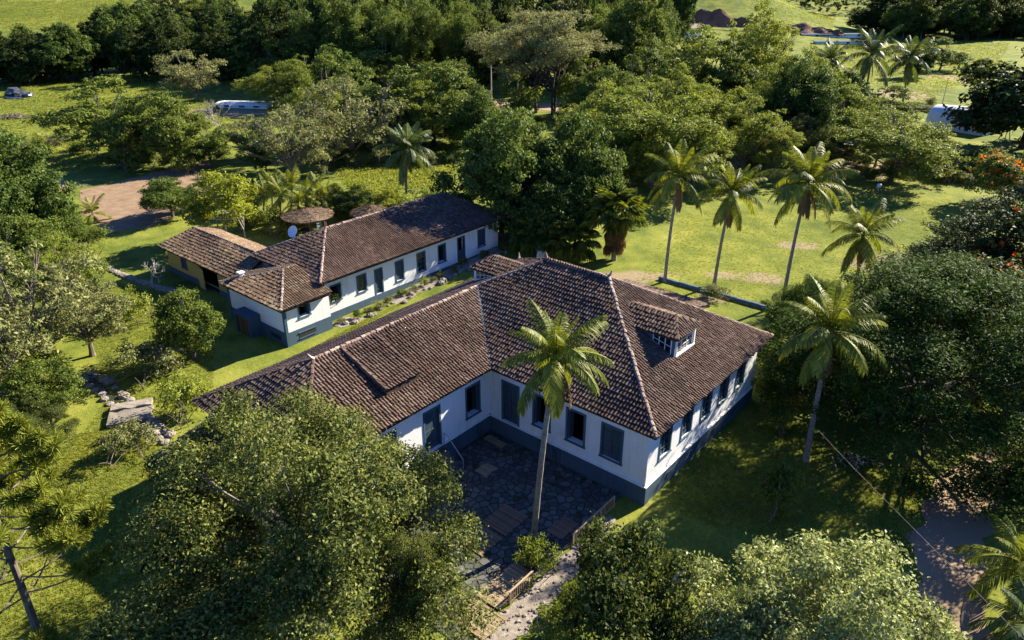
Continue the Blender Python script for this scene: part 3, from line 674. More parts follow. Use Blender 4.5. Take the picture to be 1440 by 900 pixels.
    # ochre shed
    k = empty('ochre_shed', (-64, 33, 0)); tag(k, 'ochre walled shed with lichen-covered tile roof and open dark bay', 'shed')
    x0, x1, y0, y1 = -71.2, -57.9, 30.85, 36.4
    fh = [(2.7, 3.7, 1.2, 2.15), (6.2, 9.4, .15, 2.3)]
    wall(k, (x0, y0), (x1, y0), .6, 2.75, [(2.7, 3.7, 1.2, 2.15), (6.2, 9.4, .6, 2.3)], M['ochre'], .25); opening(k, (x0, y0), (x1, y0), fh[0], 'closed', 'bluewood', .09)
    wall(k, (x0, y1), (x0, y0), .0, 2.75, [], M['ochre'], .25); wall(k, (x1, y0), (x1, y1), 0., 2.75, [], M['ochre'], .25); wall(k, (x1, y1), (x0, y1), 0., 2.75, [], M['ochre'], .25)
    band(k, (x0, y0), (x0+6.2, y0), -.2, .62, .04, M['plinth'], 'plinth', .2); band(k, (x0+9.4, y0), (x1, y0), -.2, .62, .04, M['plinth'], 'plinth', .2)
    MB().box(x0+6.3, x0+7.3, y0-.32, y0-.26, .1, 2.2).build('open_door', M['ochre'], k)
    MB().box(x0+.3, x1-.3, y0+.3, y1-.3, .0, .1).build('interior_floor', M['dark'], k)
    MB().box(x0+6.0, x0+9.6, y0+2.2, y0+2.3, .1, 2.6).build('partition', M['dark'], k)
    ex0, ex1, ey0, ey1, ez, rz, ry = x0-.45, x1+.6, y0-.5, y1+.4, 2.72, 4.15, 33.5
    A, B = (ex0+1.6, ry, rz), (ex1, ry, rz)
    roof(k, [[(ex0, ey0, ez), (ex1, ey0, ez), B, A], [(ex1, ey1, ez), (ex0, ey1, ez), A, B], [(ex0, ey1, ez), (ex0, ey0, ez), A]],
         [(A, B, 'ridge'), ((ex0, ey0, ez), A, 'tile_y'), ((ex0, ey1, ez), A, 'tile_y')], 'tile_y', 51)
    MB().add([(x1, y0, 2.7), (x1, y1, 2.7), (x1, ry, 4.05)], [(0, 1, 2)]).build('gable_wall', M['ochre'], k)
    inv = Matrix.Translation((64, -33, 0))
    for o in COL.objects:
        if o.parent == k: o.matrix_parent_inverse = inv
back_house()

# ------------------------------------------------------------------ vegetation: generators
def unit(a): return a/(np.linalg.norm(a, axis=-1, keepdims=True)+1e-9)
def leaf_quads(r, C, Nn, size, asp=.5, fold=.3, droop=.0):
    n = len(C); a = unit(np.cross(Nn, r.normal(size=(n, 3)))); a[:, 2] -= droop; a = unit(a); b = unit(np.cross(Nn, a)); nn = np.cross(a, b)
    Ls = (size*r.uniform(.65, 1.35, n))[:, None]; W = Ls*asp
    V = np.stack([C-a*Ls*.5, C+b*W*.5+nn*fold*W, C+a*Ls*.5, C-b*W*.5+nn*fold*W], 1).reshape(-1, 3)
    return V, np.arange(4*n).reshape(n, 4)
def lobe_points(r, lobes, density, spread=.55, upw=.5, out=.8, jit=.7, lowcut=-.6):
    CS, NS = [], []
    for c, rv in lobes:
        rv = np.array(rv); k = int(density*(rv[0]*rv[1]+rv[0]*rv[2]*2)/3*4)
        if k < 3: continue
        d = unit(r.normal(size=(int(k*1.5), 3))); d = d[d[:, 2] > lowcut+r.normal(0, .2, len(d))][:k]; k = len(d)
        rad = (spread+(1-spread)*np.sqrt(r.random(k)))*(1+.12*r.normal(size=k))
        m = max(4, k//24); ix = r.integers(0, m, k); dd = d[:m][ix]; sg = .10+.115*rv[0]
        CS.append(np.array(c)+dd*rv*rad[:m][ix][:, None]+r.normal(size=(k, 3))*sg*np.array([1, 1, .6])); NS.append(unit(dd*out+np.array([0, 0, upw])+jit*r.normal(size=(k, 3))))
    return np.concatenate(CS), np.concatenate(NS)
def bez(a, b, c, n=5):
    a, b, c = map(np.array, (a, b, c)); return [a*(1-t)**2+2*b*t*(1-t)+c*t*t for t in np.linspace(0, 1, n)]
def crown_lobes(r, shape, H, W, cb, n, lr, amp=1.):
    Ls = []; Hc = H-cb; i = 0
    while len(Ls) < n:
        i += 1
        if shape == 'cone':
            t = r.random()**1.5; z = cb+Hc*t*.97; rad = (W/2)*(1-t)**.85; w = r.uniform(0, 6.283); q = rad*r.uniform(.7, 1.0); rr = lr*(.45+.75*(1-t))*r.uniform(.8, 1.2)
            Ls.append(((q*math.cos(w), q*math.sin(w), z), (rr, rr, rr*.9)))
        elif shape == 'umbrella':
            rad = (W/2-lr)*math.sqrt(r.random()); w = r.uniform(0, 6.283); k = rad/(W/2)*(1+.10*math.sin(3*w+1)+.07*math.sin(5*w))
            z = r.uniform(cb, cb+Hc*.62) if r.random() < .28 else max(cb+.3, cb+Hc*(1-.95*k**2.6)-lr*.5-r.random()**2*Hc*(.25+.3*(k > .6))); rr = lr*r.uniform(.6, 1.45)
            Ls.append(((rad*math.cos(w), rad*math.sin(w), z), (rr, rr, rr*.42)))
        else:
            if not Ls:
                K = 1 if amp == 0 else int(r.integers(3, 6)); subs = [(np.zeros(2), W*.40, H*.97)]+[(np.array([math.cos(w), math.sin(w)])*W*r.uniform(.20, .32), W*r.uniform(.22, .33), cb+Hc*r.uniform(.55, .92)) for w in (np.arange(K)*6.283/K+r.uniform(0, 6))]
                wt = np.array([q[1]**2 for q in subs]); wt /= wt.sum()
            sc, sr, st = subs[r.choice(len(subs), p=wt)]
            d = unit(r.normal(size=3)); d[2] = abs(d[2]) if r.random() < .62 else d[2]*.85
            f = r.uniform(.74, 1.05) if r.random() < .88 else r.uniform(.1, .6); rr = lr*r.choice([.5, .7, .9, 1.15, 1.4])*r.uniform(.85, 1.15); hh = st-cb
            Ls.append(((sc[0]+d[0]*f*(sr-rr*.45), sc[1]+d[1]*f*(sr-rr*.45), max(cb+.2, cb+hh*.46+d[2]*f*(hh*(.54 if d[2] > 0 else .46)-rr*.4))), (rr, rr, rr*r.uniform(.55, .85))))
    return Ls
def tree_proto(seed, shape, H, W, cb, n, lr, dens, leaf, asp, lm, bark='bark', trunk_r=.28, stems=1, spread=.5, upw=.5, out=.8, jit=.7, droop=.1, limbs=14, flowers=None, lowcut=-.4, twig=True, amp=1.):
    r = np.random.default_rng(seed); Ls = crown_lobes(r, shape, H, W, cb, n if shape != 'dome' else int(n*.8), lr, amp)
    C, Nn = lobe_points(r, Ls, dens, spread, upw, out, jit, lowcut); V, F = leaf_quads(r, C, Nn, leaf, asp, droop=droop)
    crown = fast_mesh('crown', V, F, M[lm])
    mb = MB(); top = cb+(H-cb)*(.42 if shape != 'cone' else .9); ends = []
    for s in range(stems):
        w = r.uniform(0, 6.283); off = (0 if stems == 1 else .5+.25*stems)*np.array([math.cos(w), math.sin(w), 0])
        tp = off*(1.6 if stems > 1 else 1)+np.array([r.normal(0, .35), r.normal(0, .35), top*(1 if stems == 1 else r.uniform(.8, 1.1))])
        P = bez(off+np.array([0, 0, -.25]), off+np.array([r.normal(0, .3), r.normal(0, .3), top*.5]), tp, 7); R0 = trunk_r/(stems**.4)
        mb.tube(P, [R0*1.35]+[R0*(1-.75*i/6) for i in range(1, 7)], 7); ends.append(P)
    order = r.permutation(len(Ls))[:limbs]
    for i in order:
        c = np.array(Ls[i][0]); P = ends[r.integers(len(ends))]; k = r.integers(2, 6); s0 = P[k]
        if c[2] < s0[2]+.2: s0 = P[2] if P[2][2] < c[2] else P[1]
        mid = (s0+c)/2+np.array([0, 0, -.12*np.linalg.norm(c[:2]-s0[:2])+.3]); ln = np.linalg.norm(c-s0)
        Q = bez(s0, mid, c, 5); mb.tube(Q, [trunk_r*.42, trunk_r*.33, trunk_r*.25, trunk_r*.17, .03], 5)
        if twig:
            for _ in range(3):
                e = c+unit(r.normal(size=3))*np.array(Ls[i][1])*.8; mb.tube([Q[3], (Q[3]+e)/2+r.normal(0, .08, 3), e], [.045, .035, .012], 4)
    trunk = mb.mesh('trunk', M[bark])
    fl = None
    if flowers:
        m = r.choice(len(C), flowers[0]); m = m[C[m, 2] > cb+(H-cb)*.3]; cc = np.repeat(C[m], 4, 0)+r.normal(0, .13, (len(m)*4, 3))+np.array([0, 0, .15])
        V, F = leaf_quads(r, cc, unit(r.normal(size=cc.shape)+np.array([0, 0, .8])), flowers[2], .7); fl = fast_mesh('flowers', V, F, M[flowers[1]])
    return dict(H=H, W=W, crown=crown, trunk=trunk, flowers=fl)
def bamboo_proto(seed, H=13, W=9, n=34):
    r = np.random.default_rng(seed); mb = MB(); CS = []; NS = []
    for i in range(n):
        w = r.uniform(0, 6.283); b = np.array([math.cos(w), math.sin(w), 0])*r.uniform(.1, 1.1); e = b+np.array([math.cos(w), math.sin(w), 0])*r.uniform(.3, .5)*W
        h = H*r.uniform(.75, 1.05); e[2] = h*r.uniform(.62, .95); P = bez(b, b*1.5+np.array([0, 0, h*1.05]), e, 9); mb.tube(P, list(np.linspace(.06, .015, 9)), 4)
        for t in np.linspace(.3, 1, 15):
            c = np.array(b)*(1-t)**2+2*(b*1.5+np.array([0, 0, h*1.05]))*t*(1-t)+e*t*t; k = int(34*(1.25-.6*t)); rr = .95*(1.2-.65*t)
            CS.append(c+r.normal(0, rr*.42, (k, 3))-np.array([0, 0, .25])); NS.append(unit(r.normal(size=(k, 3))+np.array([math.cos(w)*.5, math.sin(w)*.5, .4])))
    V, F = leaf_quads(r, np.concatenate(CS), np.concatenate(NS), .42, .22, droop=.6)
    return dict(H=H, W=W, crown=fast_mesh('crown', V, F, M['l_bam']), trunk=mb.mesh('culms', M['l_bam']), flowers=None, tn='culms')
TP = {}
def T(k, *a, **kw): TP[k] = tree_proto(*a, **kw)
T('mango', 1, 'dome', 11, 13, .6, 80, 1.45, 105, .34, .42, 'l_mango', spread=.6, limbs=20, lowcut=-.8)
T('mango2', 2, 'dome', 10, 11, .8, 62, 1.35, 105, .34, .42, 'l_mango', spread=.6, lowcut=-.8)
T('broad', 3, 'dome', 12, 11, 1.2, 58, 1.35, 85, .34, .5, 'l_broad', limbs=18)
T('broad2', 4, 'dome', 11, 12, 1.0, 70, 1.2, 80, .32, .5, 'l_broad', bark='barkdark', limbs=18)
T('light', 5, 'dome', 13, 12, 1.5, 80, 1.15, 95, .28, .45, 'l_light', limbs=24, jit=.9)
T('light2', 6, 'dome', 12, 14, 1.6, 95, 1.15, 90, .28, .45, 'l_light', limbs=24, jit=.9)
T('grey', 7, 'dome', 9, 10, .8, 60, 1.05, 62, .28, .4, 'l_grey', bark='bark', limbs=24, spread=.35, jit=1.)
T('forest', 8, 'dome', 13, 11, .5, 60, 1.5, 62, .46, .5, 'l_dark', bark='barkdark', limbs=10, lowcut=-.9)
T('forest2', 9, 'dome', 12, 12, .4, 66, 1.4, 62, .46, .5, 'l_mango', bark='barkdark', limbs=10, lowcut=-.9)  # darker leaf chosen to put hill shade into the wood's colour
T('euc', 10, 'dome', 22, 19, 6.5, 85, 1.9, 52, .46, .25, 'l_grey', bark='barkdark', trunk_r=.42, stems=4, limbs=34, spread=.3, droop=.6, jit=1.1)
T('umb', 11, 'umbrella', 10.5, 21, 1.3, 360, 1.15, 105, .23, .35, 'l_umb', bark='barkdark', trunk_r=.4, limbs=30, spread=.25, upw=1.2, out=.4, jit=.6, lowcut=-1.)
T('front', 12, 'dome', 11.5, 15, .8, 138, 1.1, 310, .155, .5, 'l_front', limbs=34, spread=.45, jit=.9, amp=1.35)
T('olive', 13, 'dome', 7, 11, .5, 90, .95, 190, .19, .5, 'l_olive', bark='barkpale', trunk_r=.16, stems=4, limbs=36, spread=.3, jit=1.)
T('front2', 14, 'dome', 6.5, 7.5, .4, 60, .9, 170, .22, .5, 'l_front', bark='barkpale', trunk_r=.15, stems=3, limbs=24, spread=.4, jit=.9)
T('shrub', 15, 'dome', 2.2, 2.8, .1, 26, .5, 210, .17, .5, 'l_broad', trunk_r=.06, stems=3, limbs=8, twig=False, lowcut=-.9)
T('shrub2', 16, 'dome', 2.0, 3.0, .1, 26, .48, 170, .17, .45, 'l_light', trunk_r=.06, stems=3, limbs=8, twig=False, lowcut=-.9)
T('shrubg', 17, 'dome', 2.2, 2.8, .1, 24, .48, 150, .17, .4, 'l_grey', trunk_r=.06, stems=3, limbs=8, twig=False, lowcut=-.9)
T('cone', 18, 'cone', 13, 14, .2, 210, 1.0, 120, .26, .3, 'l_con', bark='barkdark', limbs=10, spread=.5, upw=.3, droop=.0, twig=False, lowcut=-1.)
T('tulip', 19, 'dome', 11, 12, .6, 66, 1.35, 95, .34, .5, 'l_dark', bark='barkdark', limbs=16, flowers=(330, 'orange', .34))
T('tulip2', 20, 'dome', 8, 12, .6, 60, 1.2, 90, .30, .5, 'l_broad', bark='barkdark', limbs=16, flowers=(320, 'orange', .28))
T('yel', 21, 'dome', 6.5, 7, .8, 46, .9, 120, .24, .5, 'l_yel', bark='barkpale', trunk_r=.14, stems=3, limbs=16)
T('topiary', 22, 'dome', 5, 4.6, .3, 55, .62, 210, .20, .42, 'l_broad', limbs=10, droop=.5, lowcut=-1.)
TP['bamboo'] = bamboo_proto(23); TP['bamboo2'] = bamboo_proto(24, 14, 10, 36)
def put_tree(kind, P, h, w, label, name='tree', cat='tree', group=None, rz=None):
    t = TP[kind]; sx = w/t['W']; sz = h/t['H']
    e = empty(name, (P[0], P[1], P[2]), rnd.uniform(0, 6.28) if rz is None else rz, (sx, sx, sz)); tag(e, label, cat, group)
    link(t.get('tn', 'trunk'), t['trunk'], e); link('crown', t['crown'], e)
    if t['flowers']: link('flowers', t['flowers'], e)
    return e
def plant(kind, bx, by, ty, wpx, label, name='tree', cat='tree', group=None, k=1.0, rz=None):
    P = at(bx, by); w = wpx*depth(P)/FPX; h = height_to(P, ty)
    return put_tree(kind, P, h*k, w*1.06, label, name, cat, group, rz)

# ------------------------------------------------------------------ vegetation: palms
def frond_mesh(seed, th0, curl, mat, ln=1., nl=48, lw=.25, hang=.4, name='frond', wid=.017):
    r = np.random.default_rng(seed); P = [np.zeros(3)]; n = 12; th = th0
    for i in range(n):
        th = th0-curl*((i+1)/n)**1.25; P.append(P[-1]+np.array([math.cos(th), 0, math.sin(th)])*ln/n)
    P = np.array(P); mb = MB(); mb.tube(P, list(np.linspace(.012, .003, n+1)), 3, False); V = list(mb.v); F = [list(f) for f in mb.f]
    V = [np.array(v) for v in V]
    for i in range(nl):
        t = .12+.88*i/(nl-1); x = t*n; k = min(n-1, int(x)); c = P[k]+(P[k+1]-P[k])*(x-k); tg = unit(P[k+1]-P[k]); ll = lw*(math.sin(math.pi*(.12+.80*t))**.7)*r.uniform(.85, 1.1)
        for s in (-1, 1):
            d = unit(np.array([0, s, 0])*.8+tg*(.55+.25*t)+np.array([0, 0, -hang-.25*t])+r.normal(0, .06, 3)); m = c+d*ll*.55; e = c+d*ll+np.array([0, 0, -ll*.28*(hang+.4)])
            wv = unit(np.cross(d, np.array([-tg[2], 0, tg[0]])+1e-6))*wid*.5; b = len(V)
            V += [c-wv*.6, c+wv*.6, m+wv, m-wv, e]; F += [[b, b+1, b+2, b+3], [b+3, b+2, b+4]]
    me = bpy.data.meshes.new(name); me.from_pydata([tuple(v) for v in V], [], [tuple(f) for f in F]); me.materials.append(mat); me.update(); return me
FR = {}
for key, mt in (('g', M['frond']), ('d', M['frond_d'])):
    FR[key] = [frond_mesh(60+i, th, cu, mt) for i, (th, cu) in enumerate(((1.42, .5), (1.25, .8), (1.02, 1.1), (.75, 1.3), (.45, 1.4), (.05, 1.25), (-.5, .8)))]
FR['b'] = [frond_mesh(80+i, th, cu, M['frond_b'], hang=.8, wid=.03) for i, (th, cu) in enumerate(((-.9, .6), (-1.2, .3)))]
def palm(bx, by, cx, cy, flen, label, nf=24, key='g', dry=4, r0=.17, name='coconut_palm', group=None, hk=None):
    """trunk foot at pixel (bx,by), crown heart near pixel (cx,cy)"""
    P = at(bx, by); h = height_to(P, cy) if hk is None else hk
    q = pix((P[0], P[1], P[2]+h)); lean = (cx-q[0])*depth((P[0], P[1], P[2]+h))/FPX; lv = RT*lean
    e = empty(name, P); tag(e, label, 'palm tree', group); r = np.random.default_rng(int(bx*7+by))
    path = bez((0, 0, -.2), (lv[0]*.15+r.normal(0, .1), lv[1]*.15, h*.5), (lv[0], lv[1], h), 22)
    mb = MB(); mb.tube(path, [r0*1.7, r0*1.25]+[r0*(1-.35*i/20)*(1+.07*(i % 2)) for i in range(20)], 8); mb.build('trunk', M['palmtrunk'], e)
    top = Vector(path[-1]); az = r.uniform(0, 6.28)
    for i in range(nf):
        az += 2.399+r.normal(0, .12); k = min(6, int(7*i/nf)); s = flen*(.8 if k == 0 else 1.)*r.uniform(.88, 1.1)
        link('frond', FR[key][k], e, top+Vector((0, 0, .12-.03*k)), (r.normal(0, .12), r.normal(0, .06), az), (s, s, s))
    for i in range(dry):
        az += 2.399; s = flen*r.uniform(.55, .8); link('dry_frond', FR['b'][i % 2], e, top-Vector((0, 0, .15)), (0, 0, az), (s, s, s))
    if name == 'coconut_palm':
        for i in range(5):
            w = r.uniform(0, 6.28); V, F = lumpy(.14, i+3, 2, .04, 1.15)
            MB().add(V, F).build('coconut', M['l_yel'], e, True, loc=top+Vector((math.cos(w)*.26, math.sin(w)*.26, -.22-.1*r.random())))
    return e
def fan_leaf(seed, mat):
    r = np.random.default_rng(seed); V = []; F = []; n = 22
    for i in range(n):
        w = -2.3+4.6*i/(n-1); d = np.array([math.cos(w), math.sin(w), 0.]); b = len(V); sd = np.array([-d[1], d[0], 0])*.085; ln = .95*(.75+.25*math.cos(w))*r.uniform(.92, 1.05)
        up = .05*(-1)**i; V += [np.zeros(3), d*ln*.55+sd+np.array([0, 0, up]), d*ln*.55-sd+np.array([0, 0, -up]), d*ln+np.array([0, 0, -.38*ln])]; F += [(b, b+1, b+3), (b, b+3, b+2)]
    V = [v+np.array([1.1, 0, .25]) for v in V]; b = len(V); V += [np.array([0, .02, 0]), np.array([0, -.02, 0]), np.array([1.1, -.015, .25]), np.array([1.1, .015, .25])]; F += [(b, b+1, b+2, b+3)]
    me = bpy.data.meshes.new('fan_leaf'); me.from_pydata([tuple(v) for v in V], [], F); me.materials.append(mat); me.update(); return me
FAN = [fan_leaf(90, M['frond']), fan_leaf(91, M['frond_d'])]
FANB = fan_leaf(92, M['frond_b'])
def fan_palm(P, h, s, label, n=34, dry=16, group=None):
    e = empty('fan_palm', P); tag(e, label, 'palm tree', group); r = np.random.default_rng(int(abs(P[0]*9)))
    MB().tube([(0, 0, -.2), (0, 0, h*.5), (.05, 0, h)], [.3, .24, .22], 8).build('trunk', M['palmtrunk'], e)
    for i in range(n): link('fan_leaf', FAN[i % 2], e, (0, 0, h-.1*i/n), (0, -1.15+1.75*i/n+r.normal(0, .08), i*2.399+r.normal(0, .1)), (s,)*3)
    for i in range(dry): link('dry_leaf', FANB, e, (0, 0, h-.35-h*.45*i/dry), (0, 1.15+r.normal(0, .1), i*2.399), (s*.7,)*3)
    return e

# ------------------------------------------------------------------ vegetation: planting
def far_mass():
    r = np.random.default_rng(77); Ls = []
    for i in range(120):
        v = r.uniform(430, 620); px = r.uniform(1090, 1540); x, y = xy((px-720)/FPX*(v*.93+10), v); z = gz(x, y); h = r.uniform(12, 20)
        for j in range(9): w = r.uniform(0, 6.283); q = r.uniform(0, 6.5); rr = r.uniform(1.8, 3.4); Ls.append(((x+q*math.cos(w), y+q*math.sin(w), z+h*(1-.07*q)*r.uniform(.35, 1)), (rr, rr, rr*.8)))
    C, Nn = lobe_points(r, Ls, 3.4); V, F = leaf_quads(r, C, Nn, 1.0, .6); tag(link('distant_forest', fast_mesh('distant_forest', V, F, M['l_dark'])), 'far-off forest massed on the hills behind the meadow', 'forest', kind='stuff')
far_mass()
g_far = 'trees of the wooded slope behind the farm'
def far_tree(kind, u, v, h, w, label, grp, name='woodland_tree'):
    x, y = xy(u, v); put_tree(kind, (x, y, gz(x, y)-.1), h, w, label, name, 'tree', grp)
rf_ = random.Random(11)
mid_l = ['dense dark green tree in the wood covering the slope behind the farm', 'mid green tree standing in the wood covering the slope behind the farm', 'rounded glossy tree in the wood covering the slope behind the farm']
for i in range(122):      # wood in the middle, behind everything; its leaf colours carry the hill's shade
    v = rf_.uniform(188, 330); px = rf_.uniform(395, 945); u = (px-720)/FPX*(v*.95+10)
    k = rf_.choice(['forest', 'forest', 'forest', 'forest2', 'forest2', 'mango', 'broad2']); far_tree(k, u, v, rf_.uniform(15, 28), rf_.uniform(9, 15), mid_l[0 if k == 'forest' else 2 if k == 'mango' else 1], g_far)
for i in range(92):      # far wood on the right hills
    v = rf_.uniform(325, 440); px = rf_.uniform(1200, 1500); u = (px-720)/FPX*(v*.93+10)
    k = rf_.choice(['forest', 'forest', 'forest2', 'broad']); far_tree(k, u, v, rf_.uniform(14, 24), rf_.uniform(14, 20), ('distant dark tree' if k == 'forest' else 'distant paler tree')+' in the forest on the far hills beyond the meadow', 'trees of the distant hill forest')
for i in range(30):
    px = -40+i*15.8+rf_.uniform(-8, 8); v = rf_.uniform(198, 228); u = (px-720)/FPX*(v*.93+12)
    far_tree(rf_.choice(['forest', 'forest2', 'forest']), u, v, rf_.uniform(11, 15)*(1.25 if 11 < i < 21 else 1), rf_.uniform(12, 16), 'dark leafy tree in the row along the foot of the green pasture hill', 'tree row below the pasture hill')
for i in range(36):
    px = 195+i*6.4+rf_.uniform(-8, 8); v = rf_.uniform(226, 310); u = (px-720)/FPX*(v*.93+12)
    far_tree(rf_.choice(['forest', 'forest2', 'broad']), u, v, rf_.uniform(13, 20), rf_.uniform(11, 15), 'sunlit leafy tree climbing the pasture hill above the dark tree row', 'trees climbing the pasture hill')
for i, (px, v) in enumerate(((500, 190), (545, 195), (575, 186), (605, 192), (640, 188), (668, 196), (850, 198), (890, 205))):
    u = (px-720)/FPX*(v*.93+12); far_tree('bamboo' if i % 2 else 'bamboo2', u, v, rf_.uniform(20, 25), rf_.uniform(11, 14), 'arching bamboo clump at the edge of the dark wood', 'bamboo clumps at the edge of the wood', 'bamboo_clump')

plant('broad', 540, 135, 34, 75, 'upright sunlit tree rising in front of the bamboo and the dark wood')
plant('broad2', 610, 205, 76, 150, 'wide leafy tree with deep green crown beside the tall utility pole')
plant('mango2', 660, 200, 110, 80, 'dark leafy tree between the utility pole and the lawn', 'tree')
plant('grey', 500, 232, 96, 150, 'wide dusty olive-grey tree between the wood and the bright lawn')
plant('grey', 412, 258, 134, 120, 'dusty green tree growing above the banana plants')
plant('broad', 560, 190, 95, 90, 'mid green tree crowding behind the olive-grey tree')
plant('euc', 765, 160, -4, 165, 'tall dark-trunked tree with high feathery crown over the dirt road')
plant('broad2', 690, 130, 40, 70, 'leafy tree behind the utility pole, left of the tall feathery tree')
plant('mango', 706, 332, 146, 168, 'dense dome-shaped mango tree behind the long back house')
plant('mango2', 812, 330, 152, 130, 'second dense mango tree, beside the shaggy fan palm')
plant('mango2', 765, 342, 215, 110, 'lower dark mango tree squeezed between the two big mango domes')
plant('light2', 915, 262, 103, 200, 'broad light green tree behind the lawn palms')
plant('light', 850, 240, 110, 110, 'light green tree between the mango domes and the road')
plant('light', 985, 170, 33, 145, 'feathery light green tree below the small roadside house')
plant('light', 1060, 165, -4, 105, 'tall slender feathery tree in front of the red earth bank')
plant('mango', 1103, 222, 76, 115, 'tall dark glossy tree between feathery trees and broad crowns')
plant('light', 1040, 250, 130, 105, 'mid-height light tree at the top edge of the lawn')
plant('front', 1125, 243, 156, 80, 'grey-green tree with dark trunk at the lawn corner')
plant('broad', 1175, 232, 116, 90, 'leafy tree next to the sandy clearing and the lawn')
plant('light2', 1252, 256, 148, 175, 'wide spreading light green tree shading the log stack')
plant('forest', 1438, 208, 28, 190, 'huge dark tree beside the white curved roof')
plant('broad', 1375, 240, 205, 80, 'low leafy tree beside the white curved roof and logs')
plant('tulip2', 1412, 290, 200, 120, 'green tree dotted with orange flowers above the cone-shaped conifer')
plant('cone', 1422, 425, 226, 345, 'broad dark cone-shaped conifer at the edge of the lawn', 'conifer')
plant('tulip', 1422, 478, 296, 205, 'dark tulip tree with clusters of orange flowers in front of the conifer')
plant('front2', 292, 705, 612, 115, 'grey-green branchy tree leaning over the outbuilding roof')
plant('umb', 1300, 600, 376, 455, 'huge flat-topped feathery tree overhanging the farmhouse end')
plant('umb', 1128, 512, 392, 130, 'smaller feathery tree between the farmhouse end and the huge flat-topped tree')
plant('broad2', 1465, 520, 400, 120, 'leafy tree behind the huge flat-topped tree by the drive')
plant('front', 450, 880, 530, 450, 'very large grey-green tree in front of the farmhouse wing', rz=2.4)
plant('front', 570, 915, 715, 165, 'grey-green tree leaning over the slat mats beside the very large tree')
plant('front', 300, 860, 640, 150, 'low spreading grey-green tree beside the outbuilding roof')
plant('front2', 882, 930, 738, 185, 'bushy grey-green tree beside the courtyard fence', rz=.5)
plant('olive', 1155, 985, 782, 335, 'wide pale olive-leaved tree beside the dirt drive', rz=2.)
plant('olive', 1015, 965, 830, 130, 'small pale olive tree wedged between bushy and wide pale trees')
# left side
plant('broad', 160, 222, 106, 135, 'dark round-crowned tree in the left pasture')
plant('broad2', 232, 232, 120, 115, 'leafy tree behind the ploughed soil, right of the dark round tree')
plant('grey', 278, 142, 62, 90, 'pale sparse tree standing before the dark tree row')
plant('light', 385, 150, 92, 80, 'sunlit rounded tree near the long white roof')
plant('mango', 30, 352, 186, 180, 'big dense glossy tree at the edge of the bare soil field')
plant('mango2', 80, 350, 260, 80, 'smaller glossy tree leaning out over the bare soil field')
plant('grey', 60, 530, 322, 215, 'big loose dusty tree above the stone slab stream')
plant('grey', 130, 500, 372, 130, 'lighter dusty tree near the upper garden lawn')
plant('broad2', 0, 470, 330, 120, 'dark leafy tree behind the big loose dusty tree')
plant('broad', 20, 410, 300, 110, 'leafy tree behind the garden, above the dusty trees')
plant('yel', 326, 338, 234, 105, 'bright yellow-green tree behind the ochre shed')
plant('mango2', 243, 305, 244, 80, 'low dark round tree at the corner of the bare soil field')
plant('topiary', 275, 502, 398, 84, 'rounded ornamental tree with trailing leaves on the left lawn')
plant('front', 52, 652, 560, 130, 'leafy shrub tree at the edge of the left lawn', k=1.)
plant('yel', 20, 640, 575, 90, 'yellow-green shrub tree beside the araucaria')
plant('grey', -10, 600, 440, 150, 'loose dusty tree at the pasture edge behind the araucaria')
plant('broad2', 75, 600, 500, 110, 'leafy dark shrub tree between the dusty tree and the lawn')
plant('light', 20, 560, 470, 110, 'light green shrub tree under the big loose dusty tree')
plant('light', 100, 430, 330, 90, 'light green tree above the garden terrace')
plant('broad', 60, 390, 300, 100, 'mid green tree behind the garden terrace stones')
plant('shrubg', 560, 212, 188, 60, 'grey shrub at the foot of the olive-grey tree', 'shrub', 'shrub')

# more trees filling the belts behind the houses
belt = [(445, 215, 110, 90, 'light'), (470, 190, 80, 80, 'broad'), (520, 205, 120, 100, 'broad2'), (590, 215, 120, 90, 'light'), (640, 175, 85, 80, 'broad2'), (670, 215, 130, 70, 'mango2'), (440, 150, 80, 90, 'light2'), (400, 130, 60, 80, 'broad'),
        (480, 160, 70, 90, 'forest2'), (350, 225, 165, 70, 'grey'), (300, 235, 175, 70, 'broad'), (255, 240, 170, 60, 'light'), (190, 235, 150, 80, 'light2'), (375, 245, 190, 60, 'broad2'), (460, 245, 180, 70, 'grey'), (540, 225, 165, 60, 'grey'),
        (850, 200, 90, 100, 'broad2'), (890, 190, 70, 90, 'broad'), (940, 215, 95, 110, 'light'), (1000, 225, 110, 110, 'light2'), (1075, 215, 95, 90, 'light'), (1150, 205, 95, 90, 'broad2'), (1020, 175, 60, 90, 'broad'), (1120, 175, 70, 90, 'light'),
        (1080, 255, 170, 80, 'light'), (975, 262, 160, 90, 'light2'), (890, 272, 165, 80, 'broad2'), (860, 262, 175, 70, 'mango2'), (1200, 215, 140, 80, 'broad'), (1230, 235, 165, 90, 'light2'), (1315, 240, 208, 90, 'broad2'), (1180, 185, 105, 80, 'forest2'),
        (1240, 190, 125, 80, 'broad'), (820, 165, 80, 80, 'broad'), (730, 168, 110, 60, 'shrub2'), (655, 165, 120, 50, 'broad'), (910, 140, 55, 80, 'broad2'), (960, 150, 60, 80, 'forest2'), (1090, 130, 62, 60, 'broad'), (1290, 110, 72, 50, 'forest2'), (1320, 100, 60, 60, 'broad')]
kn = {'light': 'light green', 'light2': 'wide light green', 'broad': 'mid green', 'broad2': 'dense mid green', 'forest2': 'deep green', 'mango2': 'dark glossy', 'grey': 'dusty grey-green', 'shrub2': 'low light green'}
